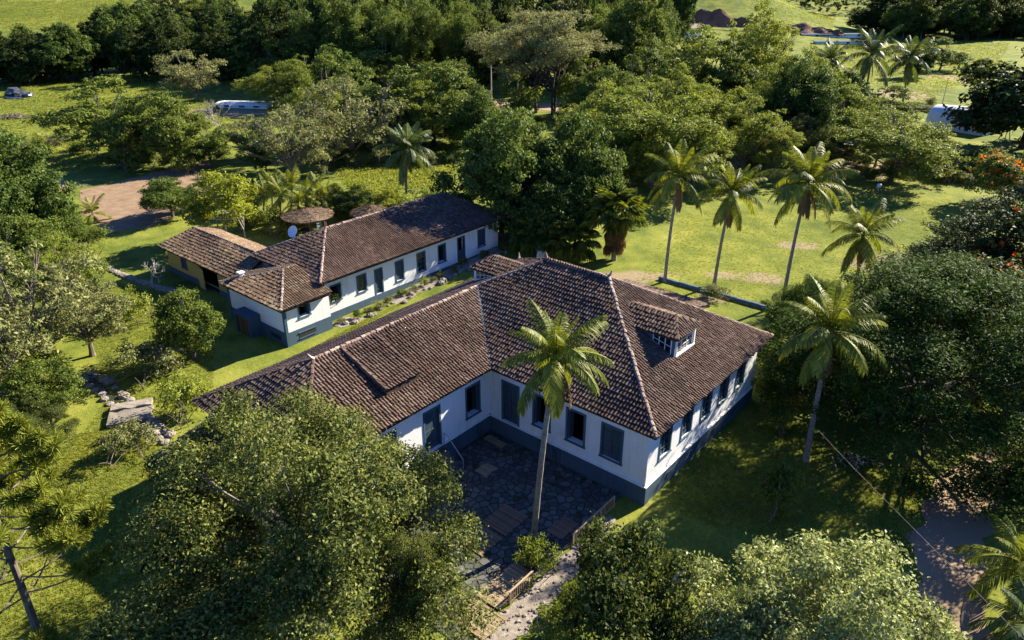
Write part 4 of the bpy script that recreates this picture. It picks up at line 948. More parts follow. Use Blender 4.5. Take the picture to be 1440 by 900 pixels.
for bx, by, ty, w, k in belt:
    zone = 'between the back house and the wood' if bx < 700 else 'in the belt between the lawn and the dirt road' if by > 160 and bx < 1160 else 'behind the spreading tree beside the sandy clearing' if bx > 1160 else 'around the dirt road below the roadside house'
    plant(k, bx, by, ty-8, w, kn[k]+' tree '+zone, 'tree', 'tree', kn[k]+' trees '+zone)
# shrubs
sh = [('shrubg', 205, 530, 470, 75, 'open grey-green shrub on the left lawn beside the stream'), ('shrub2', 190, 452, 402, 55, 'light green shrub on the upper garden lawn'),
      ('shrubg', 180, 640, 590, 65, 'feathery grey shrub beside the outbuilding'), ('shrub2', 265, 585, 520, 70, 'loose shrub against the farmhouse wing end'),
      ('shrub', 1083, 716, 650, 60, 'small dark conical shrub on the shaded lawn'), ('shrub2', 757, 795, 752, 62, 'yellow-flowered bush around the foot of the courtyard palm'),
      ('shrubg', 1008, 420, 398, 34, 'pale variegated bush at the foot of a lawn palm'),
      ('shrub', 482, 296, 262, 40, 'dark shrub between the banana plants and the lawn'), ('shrub', 505, 290, 258, 36, 'leafy shrub behind the thatched parasols'),
      ('shrub2', 560, 296, 262, 60, 'leafy hedge shrub behind the back house ridge'), ('shrub2', 600, 285, 262, 50, 'hedge shrub at the far end of the back house'),
      ('shrub2', 1085, 570, 520, 55, 'flowering bush against the farmhouse end wall'), ('shrub', 1085, 600, 565, 45, 'dark bush below the farmhouse end wall'),
      ('shrub', 1425, 720, 640, 90, 'dark shrub at the edge of the drive'), ('shrub', 1440, 660, 610, 80, 'leafy shrub beside the sunlit bend of the drive'),
      ('shrub2', 812, 850, 808, 50, 'green bush outside the courtyard fence'), ('shrub2', 785, 895, 850, 60, 'bright bush spreading below the stony verge'),
      ('shrub', 850, 815, 770, 60, 'dark bush tucked behind the courtyard fence'), 
      ('shrub', 720, 330, 300, 60, 'dark shrub by the stone wall at the back house end'), ('shrub', 750, 345, 315, 55, 'dark shrub between the back house and the mango trees'),
      ('shrub2', 445, 345, 322, 40, 'low bush under the thatched parasols'), ('shrub', 355, 322, 300, 40, 'shrub beside the ochre shed ridge'),
      ('shrub2', 960, 640, 640, 10, 'x')]
for q in sh[:-1]: plant(*q, name='shrub', cat='shrub')
for i, (px, py, h_) in enumerate(((1190, 560, 3.2), (1230, 575, 3.4), (1275, 580, 3.8), (1320, 585, 3.4), (1365, 575, 3.6), (1400, 565, 3.4), (1215, 545, 3.6), (1165, 545, 3.), (1340, 550, 4.), (1120, 540, 2.6), (1100, 530, 2.4))):
    put_tree(('shrub', 'shrub2')[i % 2], at(px, py), h_, 5.2, 'dark bush filling the shade below the flat-topped tree', 'shade_bush', 'shrub', 'bushes below the flat-topped tree')
for i in range(230):      # undergrowth under the trees along the back
    px, py = rf_.choice([(rf_.uniform(170, 430), rf_.uniform(205, 245)), (rf_.uniform(430, 640), rf_.uniform(200, 235)), (rf_.uniform(820, 1080), rf_.uniform(225, 258)), (rf_.uniform(1080, 1400), rf_.uniform(150, 205)), (rf_.uniform(0, 200), rf_.uniform(200, 235)), (rf_.uniform(870, 1000), rf_.uniform(110, 180)), (rf_.uniform(0, 70), rf_.uniform(480, 600)), (rf_.uniform(640, 900), rf_.uniform(160, 190)), (rf_.uniform(0, 130), rf_.uniform(330, 480)), (rf_.uniform(1080, 1200), rf_.uniform(195, 238)), (rf_.uniform(1200, 1400), rf_.uniform(235, 258))])
    P = at(px, py); put_tree(rf_.choice(['shrub', 'shrub2', 'shrubg']), P, rf_.uniform(1.2, 3.4), rf_.uniform(2.2, 4.5), 'leafy shrub in the undergrowth below the trees', 'undergrowth_shrub', 'shrub', 'undergrowth shrubs below the trees')

# palms
palm(750, 762, 781, 505, 3.05, 'tall coconut palm rising from the courtyard in front of the farmhouse', 26, dry=9)
palm(1133, 647, 1168, 468, 3.5, 'coconut palm with pale trunk in front of the flat-topped tree', 26, dry=9)
palm(935, 396, 955, 250, 4.0, 'coconut palm standing on the lawn just behind the farmhouse ridge', 22, dry=2)
palm(1004, 402, 1029, 272, 3.6, 'coconut palm growing from the pale variegated bush', 22, dry=4)
palm(1100, 428, 1136, 258, 4.2, 'tallest coconut palm on the bright lawn', 26, dry=7)
palm(1203, 405, 1214, 332, 3.9, 'short stout coconut palm on the bright lawn, behind the feathery tree', 22, dry=5)
palm(572, 284, 573, 212, 4.3, 'dark drooping palm beside the bright back lawn', 24, 'd', 2, name='drooping_palm')
for bx, by, cx, cy, fl, lb in ((1211, 162, 1226, 78, 7., 'tallest dark palm above the wide spreading tree'), (1268, 150, 1279, 84, 6., 'dark palm beside the sandy bank'), (1163, 150, 1168, 86, 5.5, 'dark palm between glossy and spreading trees'),
                               (925, 95, 925, 46, 5.5, 'far palm beside the small roadside house'), (880, 100, 884, 58, 5.5, 'far palm at the edge of the bamboo'), (632, 95, 630, 50, 4.5, 'far palm in front of the dark wood')):
    palm(bx, by, cx, cy, fl, lb, 22, 'd', 2, .24, 'royal_palm')
palm(395, 312, 396, 276, 3.0, 'young bright palm among the banana plants behind the ochre shed', 12, 'g', 0, .15, 'young_palm')
palm(432, 312, 432, 275, 3.0, 'young bright palm next to the thatched shelter', 12, 'g', 0, .15, 'young_palm')
palm(410, 300, 411, 262, 3.2, 'tall young palm between the two bright ones', 11, 'g', 0, .15, 'young_palm')
palm(128, 312, 130, 300, 2.6, 'small feathery palm at the corner of the bare soil field', 14, 'g', 0, .13, 'young_palm')
palm(1440, 850, 1438, 795, 2.9, 'low feathery palm beside the drive', 22, 'g', 0, .2, 'young_palm')
palm(1455, 930, 1450, 885, 2.7, 'low feathery palm at the drive edge below another', 18, 'd', 0, .2, 'young_palm')
P = at(863, 366); fan_palm(P, height_to(P, 302), 1.7, 'shaggy fan palm with brown skirt of dry leaves')
for i, (px, py) in enumerate(((748, 352), (770, 355), (790, 362), (808, 366))):
    P = at(px, py); fan_palm(P, 1.5+.5*(i % 2), 1.5, 'low bushy fan palm at the foot of the mango trees', 22, 0, 'low fan palms by the mango trees')
# ------------------------------------------------------------------ special trees
def branch(mb, r, p, d, ln, rad, lev, spread, tips, up=.25):
    q = p+d*ln*.5+r.normal(0, .04*ln, 3); e = p+d*ln; mb.tube([p, q, e], [rad, rad*.85, rad*.68], 5)
    if lev == 0: tips.append(e); return
    for i in range(r.integers(2, 4)):
        nd = unit(d+r.normal(0, spread, 3)+np.array([0, 0, up])); branch(mb, r, e, nd, ln*r.uniform(.62, .85), rad*.66, lev-1, spread, tips, up)
def bare_tree(bx, by, h, label, name, mat, lev, spread, rad, seed, leaves=0, lm='l_grey', lean=(0, 0)):
    P = at(bx, by); e = empty(name, P); tag(e, label, 'tree'); r = np.random.default_rng(seed); mb = MB(); tips = []
    branch(mb, r, np.array([0, 0, -.15]), unit(np.array([lean[0], lean[1], 1.])), h*.3, rad, lev, spread, tips); mb.build('trunk', M[mat], e)
    if leaves:
        T_ = np.repeat(np.array(tips), leaves, 0)+r.normal(0, .16, (len(tips)*leaves, 3)); V, F = leaf_quads(r, T_, unit(r.normal(size=T_.shape)+np.array([0, 0, .6])), .16, .45)
        link('leaves', fast_mesh('leaves', V, F, M[lm]), e)
bare_tree(216, 404, 3.3, 'pale leafless frangipani tree with stubby branches by the ochre shed', 'frangipani_tree', 'barkpale', 5, .62, .16, 5)
bare_tree(316, 214, 9.5, 'tall nearly bare pale tree by the long white roof', 'bare_tree', 'barkpale', 5, .42, .16, 8, 3)
bare_tree(303, 335, 6.0, 'slender bare branching tree behind the ochre shed', 'bare_tree', 'barkpale', 4, .38, .09, 9, 2, lean=(-.2, -.1))
bare_tree(480, 442, 3.9, 'small dark leafy tree against the back house wall', 'young_tree', 'barkdark', 4, .55, .055, 12, 26, 'l_dark')
bare_tree(98, 382, 3.0, 'thin bare stem on the upper garden terrace', 'bare_tree', 'barkdark', 2, .2, .08, 13)
bare_tree(180, 250, 5.5, 'leaning dead tree in the left pasture', 'dead_tree', 'barkdark', 3, .35, .08, 14, lean=(-.25, 0))
def araucaria():
    P = at(62, 912); H = height_to(P, 585); e = empty('araucaria', P); tag(e, 'araucaria with pale trunk and tufted branch ends on the left lawn', 'tree'); r = np.random.default_rng(4)
    MB().tube([(0, 0, -.2), (.1, .05, H*.35), (0, .1, H*.7), (.05, 0, H)], [.18, .15, .11, .04], 8).build('trunk', M['bark'], e)
    bm = MB(); CS = []; NS = []
    for i in range(46):
        t = .22+.76*i/46; w = i*2.399+r.normal(0, .2); ln = (1-t)**.5*4.4*r.uniform(.75, 1.1)+.6; z = H*t; d = np.array([math.cos(w), math.sin(w), 0]); s0 = np.array([0, 0, z]); e1 = s0+d*ln*.6+np.array([0, 0, -.1*ln]); e2 = s0+d*ln+np.array([0, 0, .22*ln])
        bm.tube(bez(s0, e1, e2, 6), [.05, .045, .04, .035, .03, .015], 4)
        for j in range(4):
            q = .62+.38*j/3; c = s0*(1-q)**2+2*e1*q*(1-q)+e2*q*q
            for kk in range(3):
                cc = c+r.normal(0, .22, 3)*np.array([1, 1, .5]); n = 150; dd = unit(r.normal(size=(n, 3))+np.array([0, 0, .5]))
                CS.append(cc+dd*r.uniform(.1, .36, (n, 1))); NS.append(dd)
    bm.build('branches', M['bark'], e)
    C, Dn = np.concatenate(CS), np.concatenate(NS); n = len(C); sd = unit(np.cross(Dn, r.normal(size=(n, 3))))*.02
    V = np.stack([C-Dn*.14-sd, C-Dn*.14+sd, C+Dn*.14+sd*.6, C+Dn*.14-sd*.6], 1).reshape(-1, 3)
    link('crown', fast_mesh('crown', V, np.arange(4*n).reshape(n, 4), M['l_pine']), e)
araucaria()
# ------------------------------------------------------------------ courtyard
def courtyard():
    x0, x1, y0, y1 = -27.45, -17.05, 16.6, 30.45
    o = MB().box(x0, x1, y0, y1, -.3, .03).build('courtyard', M['joint']); tag(o, kind='structure')
    r = np.random.default_rng(9); g = .43; pts = []
    for j, y in enumerate(np.arange(y0-g, y1+g, g)):
        for x in np.arange(x0-g, x1+g, g): pts.append((x+g*.5*(j % 2)+r.normal(0, .12), y+r.normal(0, .12)))
    pts = np.array(pts); made = []
    for i, p in enumerate(pts):
        if not (x0 < p[0] < x1 and y0 < p[1] < y1): continue
        poly = [np.array(q) for q in ((x0, y0), (x1, y0), (x1, y1), (x0, y1))]
        dd = np.hypot(*(pts-p).T); nb = np.argsort(dd)[1:14]
        for k in nb:
            m = (p+pts[k])/2; n = (pts[k]-p)/dd[k]; m = m-n*r.uniform(.02, .045); out = []
            for a, b in zip(poly, poly[1:]+poly[:1]):
                da, db = (a-m)@n, (b-m)@n
                if da <= 0: out.append(a)
                if da*db < 0: out.append(a+(b-a)*da/(da-db))
            poly = out
            if len(poly) < 3: break
        if len(poly) >= 3: made.append((p, poly))
    made.sort(key=lambda q: -(q[0][0]+.2*q[0][1])); rest = MB()
    for i, (p, poly) in enumerate(made):
        if r.random() < .05: continue
        h = .045+r.uniform(0, .035); til = r.normal(0, .012, 2); n = len(poly); c = sum(poly)/n
        T_ = [(q[0], q[1], h+.03*0+(q-c)@til) for q in [c+(q-c)*.95 for q in poly]]; B_ = [(q[0], q[1], .0) for q in poly]
        mb = rest if i >= 290 else MB(); mb.add(T_+B_, [tuple(range(n))]+[(k, k+n, (k+1) % n+n, (k+1) % n) for k in range(n)])
        if i < 290: mb.build('paving_stone', M['stone'], o)
    q = rest.build('paving_stones', M['stone'], o); q['kind'] = 'stuff'
courtyard()
def slat_mat(x0, x1, y0, y1, mat, label, z=.085, w=.075):
    e = empty('slat_mat', ((x0+x1)/2, (y0+y1)/2, z)); tag(e, label, 'mat'); n = int((y1-y0)/w); me = [MB().box(-(x1-x0)/2, (x1-x0)/2, -w*.44, w*.44, 0, .03).mesh('slat', M[mat]) for _ in range(1)][0]
    for i in range(n):
        o = link('slat', me, e, (rnd.gauss(0, .035), -(y1-y0)/2+w*(i+.5), .02+rnd.gauss(0, .005)), (0, 0, rnd.gauss(0, .008)))
    for x in (-(x1-x0)*.35, (x1-x0)*.35): MB().box(x-.03, x+.03, -(y1-y0)/2+.02, (y1-y0)/2-.02, -.01, .019).build('batten', M[mat], e)
slat_mat(-21.8, -20.05, 23.35, 25.4, 'slat_b', 'brown slat mat in the shaded courtyard, farther of a joined pair')
slat_mat(-21.75, -20.05, 21.4, 23.25, 'slat_b', 'brown slat mat in the shaded courtyard, nearer the sunlit steps')
slat_mat(-18.6, -17.55, 25.1, 26.7, 'slat_b', 'small brown slat mat between the palm bush and the fence')
slat_mat(-18.45, -17.0, 19.25, 22.2, 'slat', 'half shaded tan slat mat beside the courtyard gate')
slat_mat(-18.65, -16.35, 17.45, 19.1, 'slat', 'sunlit tan slat mat at the courtyard steps')
slat_mat(-25.2, -24.3, 26.5, 27.7, 'slat', 'short tan slat mat below the wing door steps')
slat_mat(-27.1, -25.5, 29.35, 29.95, 'slat', 'narrow tan slat mat in the inner corner of the courtyard')
def fence(y0, y1, n, label, h=.8, x=-16.88):
    e = empty('courtyard_fence', (x, (y0+y1)/2, 0)); tag(e, label, 'fence'); L_ = y1-y0
    for i in range(n+1): MB().box(-.035, .035, -L_/2+L_*i/n-.035, -L_/2+L_*i/n+.035, -.05, h).build('post', M['slat'], e)
    MB().box(-.045, .045, -L_/2-.05, L_/2+.05, h+.002, h+.05).build('rail', M['slat'], e); MB().box(-.02, .02, -L_/2+.036, L_/2-.036, .12, .16).build('rail', M['slat'], e)
    k = int(L_/.14)
    for i in range(1, k):
        if abs((i*n/k) % 1) > .06: MB().box(-.012, .012, -L_/2+L_*i/k-.012, -L_/2+L_*i/k+.012, .162, h).build('baluster', M['slat'], e)
fence(19.95, 21.7, 1, 'low tan wooden gate panel beside the slat mats'); fence(25.2, 29.2, 3, 'low fence along the shaded courtyard edge by the farmhouse corner')
sheet('stony_verge', [(-16.75, 16.5), (-16.75, 24), (-16.7, 28.5), (-16.1, 28.5), (-15.6, 24), (-15.2, 21), (-15.3, 18), (-15.6, 16.5)], M['gravel'], .03, .6, .12)
r = np.random.default_rng(31); mb = MB()
for i in range(170):
    V, F = lumpy(r.uniform(.04, .13), i, 1, .3, .6); x, y = r.uniform(-16.8, -15.3), r.uniform(16.6, 28.3); mb.add([v+np.array([x, y, .05]) for v in V], F)
tag(mb.build('verge_stones', M['gravel']), 'loose stones strewn along the courtyard verge', 'stones', kind='stuff')
# low wall line at the lawn edge behind the house
e = empty('lawn_kerb', (-25.5, 61, 0)); tag(e, 'low dark stone kerb crossing the bright lawn behind the farmhouse', 'kerb')
for i in range(18): MB().box(-6.6+.74*i, -5.9+.74*i, -.14, .14, -.1, .34+rnd.gauss(0, .015)).build('kerb_stone', M['plinth'], e)

# ------------------------------------------------------------------ garden stones, stream, terrace
def boulder(name, P, rad, seed, flat, label, cat='rock', group=None, rz=0):
    V, F = lumpy(rad, seed, 3, .14, flat); o = MB().add(V, F).build(name, M['rock'], loc=(P[0], P[1], P[2]+rad*flat*.3), rot=(0, 0, rz)); return tag(o, label, cat, group)
sl = at(186, 580); k = empty('stone_slab_bridge', sl, YAW+.35); tag(k, 'rough stone slab bridge over the garden stream', 'footbridge')
for i, (a, b, z) in enumerate(((-1.7, .0, .32), (.05, 1.5, .40))):
    mb = MB(); r = np.random.default_rng(i); n = 7; out = [(-1.3+2.6*t, a+r.normal(0, .08)) for t in np.linspace(0, 1, n)]+[(1.3-2.6*t, b*.62+r.normal(0, .08)) for t in np.linspace(0, 1, n)]
    out = [(p[0]+r.normal(0, .07), p[1]) for p in out]; m_ = len(out); mb.add([(x, y, z+r.normal(0, .02)) for x, y in out]+[(x, y, z-.28) for x, y in out], [tuple(range(m_)), tuple(range(2*m_-1, m_-1, -1))]+[(j, j+m_, (j+1) % m_+m_, (j+1) % m_) for j in range(m_)])
    mb.build('slab', M['rock'], k)
m_w, nt, N, L, P_ = nodes('stream_water'); P_.inputs['Base Color'].default_value = (.03, .035, .03, 1); P_.inputs['Roughness'].default_value = .12; bump(N, L, noise(N, L, 3, 3), .3, .03, P_)
sheet('stream', A2((118, 530), (140, 552), (160, 572), (205, 600), (232, 625), (240, 618), (212, 594), (172, 566), (150, 546), (128, 526)), m_w, .03, .8, .06)
for i, (px, py) in enumerate([(112+i*7.5, 531+i*6.2) for i in range(8)]+[(130+i*7.5, 524+i*5.6) for i in range(8)]+[(205+i*6, 604+i*4.6) for i in range(5)]+[(214+i*6, 594+i*4.6) for i in range(5)]):
    boulder('stream_stone', at(px+rnd.gauss(0, 2), py+rnd.gauss(0, 1)), rnd.uniform(.22, .42), i, .6, 'stone lining the narrow garden stream', 'rock', 'stones lining the garden stream')
pth = [(86, 374), (110, 369), (134, 368), (160, 382), (190, 394), (225, 405), (250, 413)]; n = 0
for (ax, ay), (bx, by) in zip(pth, pth[1:]):
    for t in np.linspace(0, .86, 6):
        boulder('terrace_stone', at(ax+(bx-ax)*t, ay+(by-ay)*t), rnd.uniform(.3, .5), n, .42, 'flat stone edging the upper garden terrace', 'rock', 'stones edging the garden terrace', rnd.uniform(0, 6)); n += 1
sheet('terrace_path', A2((84, 377), (110, 372), (134, 371), (160, 385), (190, 397), (225, 408), (250, 416), (252, 411), (227, 402), (192, 390), (162, 378), (136, 364), (108, 365), (84, 370)), M['gravel'], .02, 1., .15)
# bed along the back house
sheet('planting_bed', [(-49.0, 33.6), (-47.6, 34), (-47.2, 38), (-47.3, 43), (-47.5, 50), (-47.6, 56), (-49.0, 56)], M['gravel'], .02, .8, .15)
for i in range(26):
    y = 34.2+i*.85+rnd.gauss(0, .2); x = -47.55+rnd.gauss(0, .25); boulder('bed_rock', (x, y, gz(x, y)), rnd.uniform(.16, .38), 60+i, .7, 'rock edging the planting bed below the back house windows', 'rock', 'rocks of the back house bed')
for i in range(16):
    y = 34.6+i*1.35+rnd.gauss(0, .3); x = -48.25+rnd.gauss(0, .2); put_tree(rnd.choice(['shrub', 'shrub2', 'shrubg']), (x, y, gz(x, y)), rnd.uniform(.5, 1.2), rnd.uniform(.6, 1.3), 'small plant in the bed below the back house windows', 'bed_plant', 'plant', 'plants of the back house bed')
for i in range(24):
    y = 36+i*.8; x = -41.6+rnd.gauss(0, .12)
    V = [(rnd.uniform(.3, .42)*math.cos(w), rnd.uniform(.3, .42)*math.sin(w)) for w in np.linspace(0, 5.5, 7)]; mb = MB(); mb.add([(a, b, .05) for a, b in V]+[(a, b, -.1) for a, b in V], [tuple(range(7))]+[(j, j+7, (j+1) % 7+7, (j+1) % 7) for j in range(7)])
    tag(mb.build('stepping_stone', M['stone'], loc=(x, y, gz(x, y)+.01)), 'flat stepping stone in the grass strip between the two houses', 'stepping stone', 'stepping stones between the houses')
# garden wall at the far end of the back house
e = empty('garden_wall', (-46.5, 58.2, .8)); tag(e, 'low pale garden wall stepping away from the back house end', 'wall')
MB().box(-2.4, 2.6, -.15, .15, -.4, .95).build('long_wall', M['white'], e); MB().box(2.6, 2.9, -1.9, .16, -.4, .7).build('end_wall', M['white'], e); MB().box(-2.45, 2.58, -.2, .2, .952, 1.04).build('coping', M['stone'], e)

# ------------------------------------------------------------------ thatched shelters
def shelter(px, py, rad, label, cone, h, posts, name):
    P = at(px, py); e = empty(name, P); tag(e, label, 'shelter'); r = np.random.default_rng(int(px)); rf = MB(); n = 26; V = [(0, 0, h+cone)]
    for k, (q, z) in enumerate(((.5, h+cone*.45), (1., h))):
        for j in range(n): w = 6.2832*j/n; V.append((rad*q*math.cos(w)*(1+r.normal(0, .03)), rad*q*math.sin(w)*(1+r.normal(0, .03)), z+r.normal(0, .05)))
    for j in range(n): w = 6.2832*j/n; V.append((rad*.96*math.cos(w), rad*.96*math.sin(w), h-.16))
    F = [(0, 1+j, 1+(j+1) % n) for j in range(n)]+[(1+k*n+j, 1+(k+1)*n+j, 1+(k+1)*n+(j+1) % n, 1+k*n+(j+1) % n) for k in range(2) for j in range(n)]
    o = rf.add(V, F).build('thatch_roof', M['thatch'], e); C = []; Nn = []
    for _ in range(1500):
        q = math.sqrt(r.random()); w = r.uniform(0, 6.283); C.append((rad*q*math.cos(w), rad*q*math.sin(w), h+cone*(1-q)+.04)); Nn.append((math.cos(w)*.4+r.normal(0, .2), math.sin(w)*.4+r.normal(0, .2), 1))
    V, F = leaf_quads(r, np.array(C), unit(np.array(Nn)), .45, .12, droop=.4); link('straw', fast_mesh('straw', V, F, M['thatch']), o)['kind'] = 'stuff'
    if posts == 1: MB().tube([(0, 0, -.2), (0, 0, h+cone-.05)], [.09, .08], 7).build('post', M['bark'], e)
    else:
        for j in range(posts): w = .5+6.2832*j/posts; MB().tube([(rad*.72*math.cos(w), rad*.72*math.sin(w), -.2), (rad*.72*math.cos(w), rad*.72*math.sin(w), h+cone*.2)], [.08, .07], 7).build('post', M['slat_b'], e)
    return P
P = shelter(436, 330, 2.9, 'round thatched shelter on posts behind the back house', .75, 2.35, 6, 'thatched_shelter')
shelter(524, 322, 2.3, 'thatched parasol on one post behind the back house ridge', .85, 2.0, 1, 'thatched_parasol')
q = at(436, 333); e = empty('garden_table', q, .3); tag(e, 'grey slab garden table below the thatched shelter', 'table'); MB().box(-1.1, 1.1, -.6, .6, .72, .8).build('table_top', M['stone'], e)
for x in (-.7, .7): MB().box(x-.12, x+.12, -.3, .3, 0, .715).build('leg', M['stone'], e)
hm = MB(); a = np.array([P[0]-1.0, P[1]+1.9, P[2]+1.6]); b = np.array([P[0]+1.9, P[1]+.6, P[2]+1.6]); n = 14
for i in range(n+1):
    t = i/n; c = a+(b-a)*t-np.array([0, 0, 1.0*math.sin(math.pi*t)]); w_ = .38*math.sin(math.pi*t)+.02; sd = np.array([.38, .92, 0])*w_; hm.v += [tuple(c-sd+np.array([0, 0, .12*math.sin(math.pi*t)])), tuple(c), tuple(c+sd+np.array([0, 0, .12*math.sin(math.pi*t)]))]
for i in range(n): hm.f += [(i*3, i*3+1, i*3+4, i*3+3), (i*3+1, i*3+2, i*3+5, i*3+4)]
tag(hm.build('hammock', M['plinth']), 'dark hammock slung between the shelter posts', 'hammock')

# ------------------------------------------------------------------ far buildings and odds and ends
def vault():
    P = at(1352, 182); e = empty('curved_roof_barn', P, YAW-1.0); tag(e, 'white curved sheet roof of a barn beside the huge dark tree', 'barn'); mb = MB(); n = 10; Ln = 11; W = 3.1
    V = []
    for x in np.linspace(-Ln/2, Ln/2, 9):
        for j in range(n+1): w = math.pi*j/n; V.append((x, -W*math.cos(w), 1.6+2.6*math.sin(w)*(1-.12*(2*x/Ln)**2)))
    F = [(i*(n+1)+j, (i+1)*(n+1)+j, (i+1)*(n+1)+j+1, i*(n+1)+j+1) for i in range(8) for j in range(n)]; mb.add(V, F); mb.add([(a*1.0, b*.985, c-.08) for a, b, c in V], [f[::-1] for f in F]); mb.build('curved_roof', M['whitesheet'], e, True)
    for s in (-1, 1): MB().box(-Ln/2, Ln/2, s*W-.1, s*W+.1, -.3, 1.62).build('wall', M['white'], e)
    for x in (-Ln/2+.1, Ln/2-.1):
        mb = MB(); mb.poly([(x, -W*math.cos(math.pi*j/n)*.98, 1.58+2.3*math.sin(math.pi*j/n)) for j in range(n+1)]+[(x, W*.98, -.3), (x, -W*.98, -.3)]); mb.build('gable_end', M['white'], e)
vault()
def far_house(px, py, L_, W, h, rise, label, mat, rz, name='roadside_house'):
    P = at(px, py); e = empty(name, P, rz); tag(e, label, 'house' if rise > .5 else 'shed'); wm = M['white']
    hs = [(L_*k-.6, L_*k+.6, h*.3, h*.68) for k in (.2, .5, .8)]
    wall(e, (-L_/2, -W/2), (L_/2, -W/2), -.3, h, hs, wm, .2)
    for q in hs: opening(e, (-L_/2, -W/2), (L_/2, -W/2), q, 'closed')
    wall(e, (L_/2, -W/2), (L_/2, W/2), -.3, h, [], wm, .2); wall(e, (-L_/2, W/2), (-L_/2, -W/2), -.3, h, [], wm, .2); wall(e, (L_/2, W/2), (-L_/2, W/2), -.3, h, [], wm, .2)
    A, B = (-L_/2-.6, 0, h+rise), (L_/2+.6, 0, h+rise); o = .6
    slab([[(-L_/2-o, -W/2-o, h-.1), (L_/2+o, -W/2-o, h-.1), B, A], [(L_/2+o, W/2+o, h-.1), (-L_/2-o, W/2+o, h-.1), A, B]], .12).build('roof', M[mat], e)
    for s in (-1, 1): MB().add([(s*L_/2, -W/2, h-.02), (s*L_/2, W/2, h-.02), (s*L_/2, 0, h+rise-.12)], [(0, 1, 2)]).build('gable_wall', wm, e)
far_house(958, 50, 13, 7, 3., 1.3, 'small white house with pale pink roof by the far road', 'ridge', YAW+.1)
far_house(1176, 52, 30, 2.5, 1.3, .2, 'long low grey-roofed shed by the far earth bank', 'plinth', YAW+.05, 'long_shed')
far_house(1190, 62, 26, 2.5, 1.2, .2, 'second long low shed in front of the far earth bank', 'plinth', YAW+.05, 'long_shed')
far_house(346, 150, 11, 4, .9, .15, 'long low white-roofed shed behind the pale bare tree', 'whitesheet', YAW-.12, 'long_shed')
def bank(px, py, w, h, label, seed):
    """an earth cutting: a slumped red face"""
    P = at(px, py); r = np.random.default_rng(seed); V = []; nx, nz = 26, 8
    for i in range(nx+1):
        for j in range(nz+1):
            x = (i/nx-.5)*w; pr = max(0., 1-(2*x/w)**2)**.6*(.75+.25*math.sin(i*.9+seed)*math.sin(i*.37+2*seed)); z = h*pr*j/nz; V.append((x+r.normal(0, .25), 7*j/nz*pr+r.normal(0, .3)-3*pr, z-.5+r.normal(0, .15)))
    F = [(i*(nz+1)+j, (i+1)*(nz+1)+j, (i+1)*(nz+1)+j+1, i*(nz+1)+j+1) for i in range(nx) for j in range(nz)]
    o = link('earth_bank', fast_mesh('earth_bank', V, F, M['redearth']), None, P, (0, 0, YAW-.15)); tag(o, kind='structure')
bank(1122, 47, 38, 5, 'a', 1); bank(985, 36, 48, 8, 'b', 2)
def pole(px, py, ty, label, rad=.13, arm=True):
    P = at(px, py); h = height_to(P, ty); e = empty('utility_pole', P); tag(e, label, 'utility pole'); MB().tube([(0, 0, -.3), (0, 0, h*.5), (0, 0, h)], [rad*1.2, rad, rad*.8], 7).build('shaft', M['barkpale'], e)
    if arm: MB().box(-.8, .8, -.05, .05, h-.5, h-.38).build('crossarm', M['bark'], e)
pole(691, 141, 92, 'tall pale utility pole beside the dirt road', .16); pole(728, 142, 105, 'dark utility pole under the tall feathery tree', .14, False); pole(464, 112, 82, 'pale concrete pole in front of the dark wood', .16, False); pole(1325, 146, 116, 'thin leaning pole at the white curved roof', .07, False)
e = empty('swing_frame', at(1412, 196)); tag(e, 'pale A-shaped post frame under the huge dark tree', 'frame')
for dx, dy in ((-.9, 0), (.9, 0), (0, 1.2)): MB().tube([(dx, dy, -.1), (0, .3, 3.3)], [.09, .07], 6).build('post', M['barkpale'], e)
# tarp pile, planks, brush heap
P = at(24, 136); e = empty('tarp_heap', P, .2); tag(e, 'heap covered with black plastic sheets in the left pasture', 'heap')
for i, (x, y, rad) in enumerate(((-1.6, .4, 2.3), (1.3, .2, 2.0), (3.3, .8, 1.3))):
    V, F = lumpy(rad*.85, 200+i, 2, .22, .7); MB().add([v+np.array([x, y, rad*.3]) for v in V], F).build('sheet', M['tarp'], e)
for i in range(5): MB().tube([(-1+i*.7, -2.2-.25*i, .15+.05*(i % 2)), (3.4+i*.6, -1.2-.1*i, .2)], [.12, .1], 5).build('plank', M['barkpale'], e)
def heap(px, py, w, label, mat, n, ln, rad, seed, name, h=.6, along=None):
    P = at(px, py); e = empty(name, P, YAW); tag(e, label, 'wood pile'); r = np.random.default_rng(seed)
    for i in range(n):
        c = np.array([r.normal(0, w*.3), r.normal(0, w*.12), abs(r.normal(0, h*.5))+.1]); d = unit(np.array([r.normal(), r.normal(), r.normal(0, .15)])) if along is None else unit(np.array([along[0]+r.normal(0, .08), along[1]+r.normal(0, .08), 0])); l_ = ln*r.uniform(.6, 1.2)
        MB().tube([c-d*l_/2, c+d*l_/2], [rad*r.uniform(.7, 1.2), rad*r.uniform(.6, 1.)], 6).build('log', M[mat], e)
heap(22, 166, 7, 'brown brush heap in the left pasture', 'bark', 60, 2.2, .07, 5, 'brush_heap')
heap(1300, 236, 9, 'pale stacked logs under the wide spreading tree', 'barkpale', 70, 2.2, .16, 6, 'log_stack', 1.3, (.5, -1)); heap(1362, 236, 8, 'pale stacked logs beside the orange-flowered tree', 'barkpale', 70, 2.2, .16, 7, 'log_stack', 1.3, (.5, -1))
heap(1195, 652, 2.2, 'small heap of cut palm stems under the flat-topped tree', 'barkpale', 16, 1.4, .05, 8, 'stem_heap', .3)
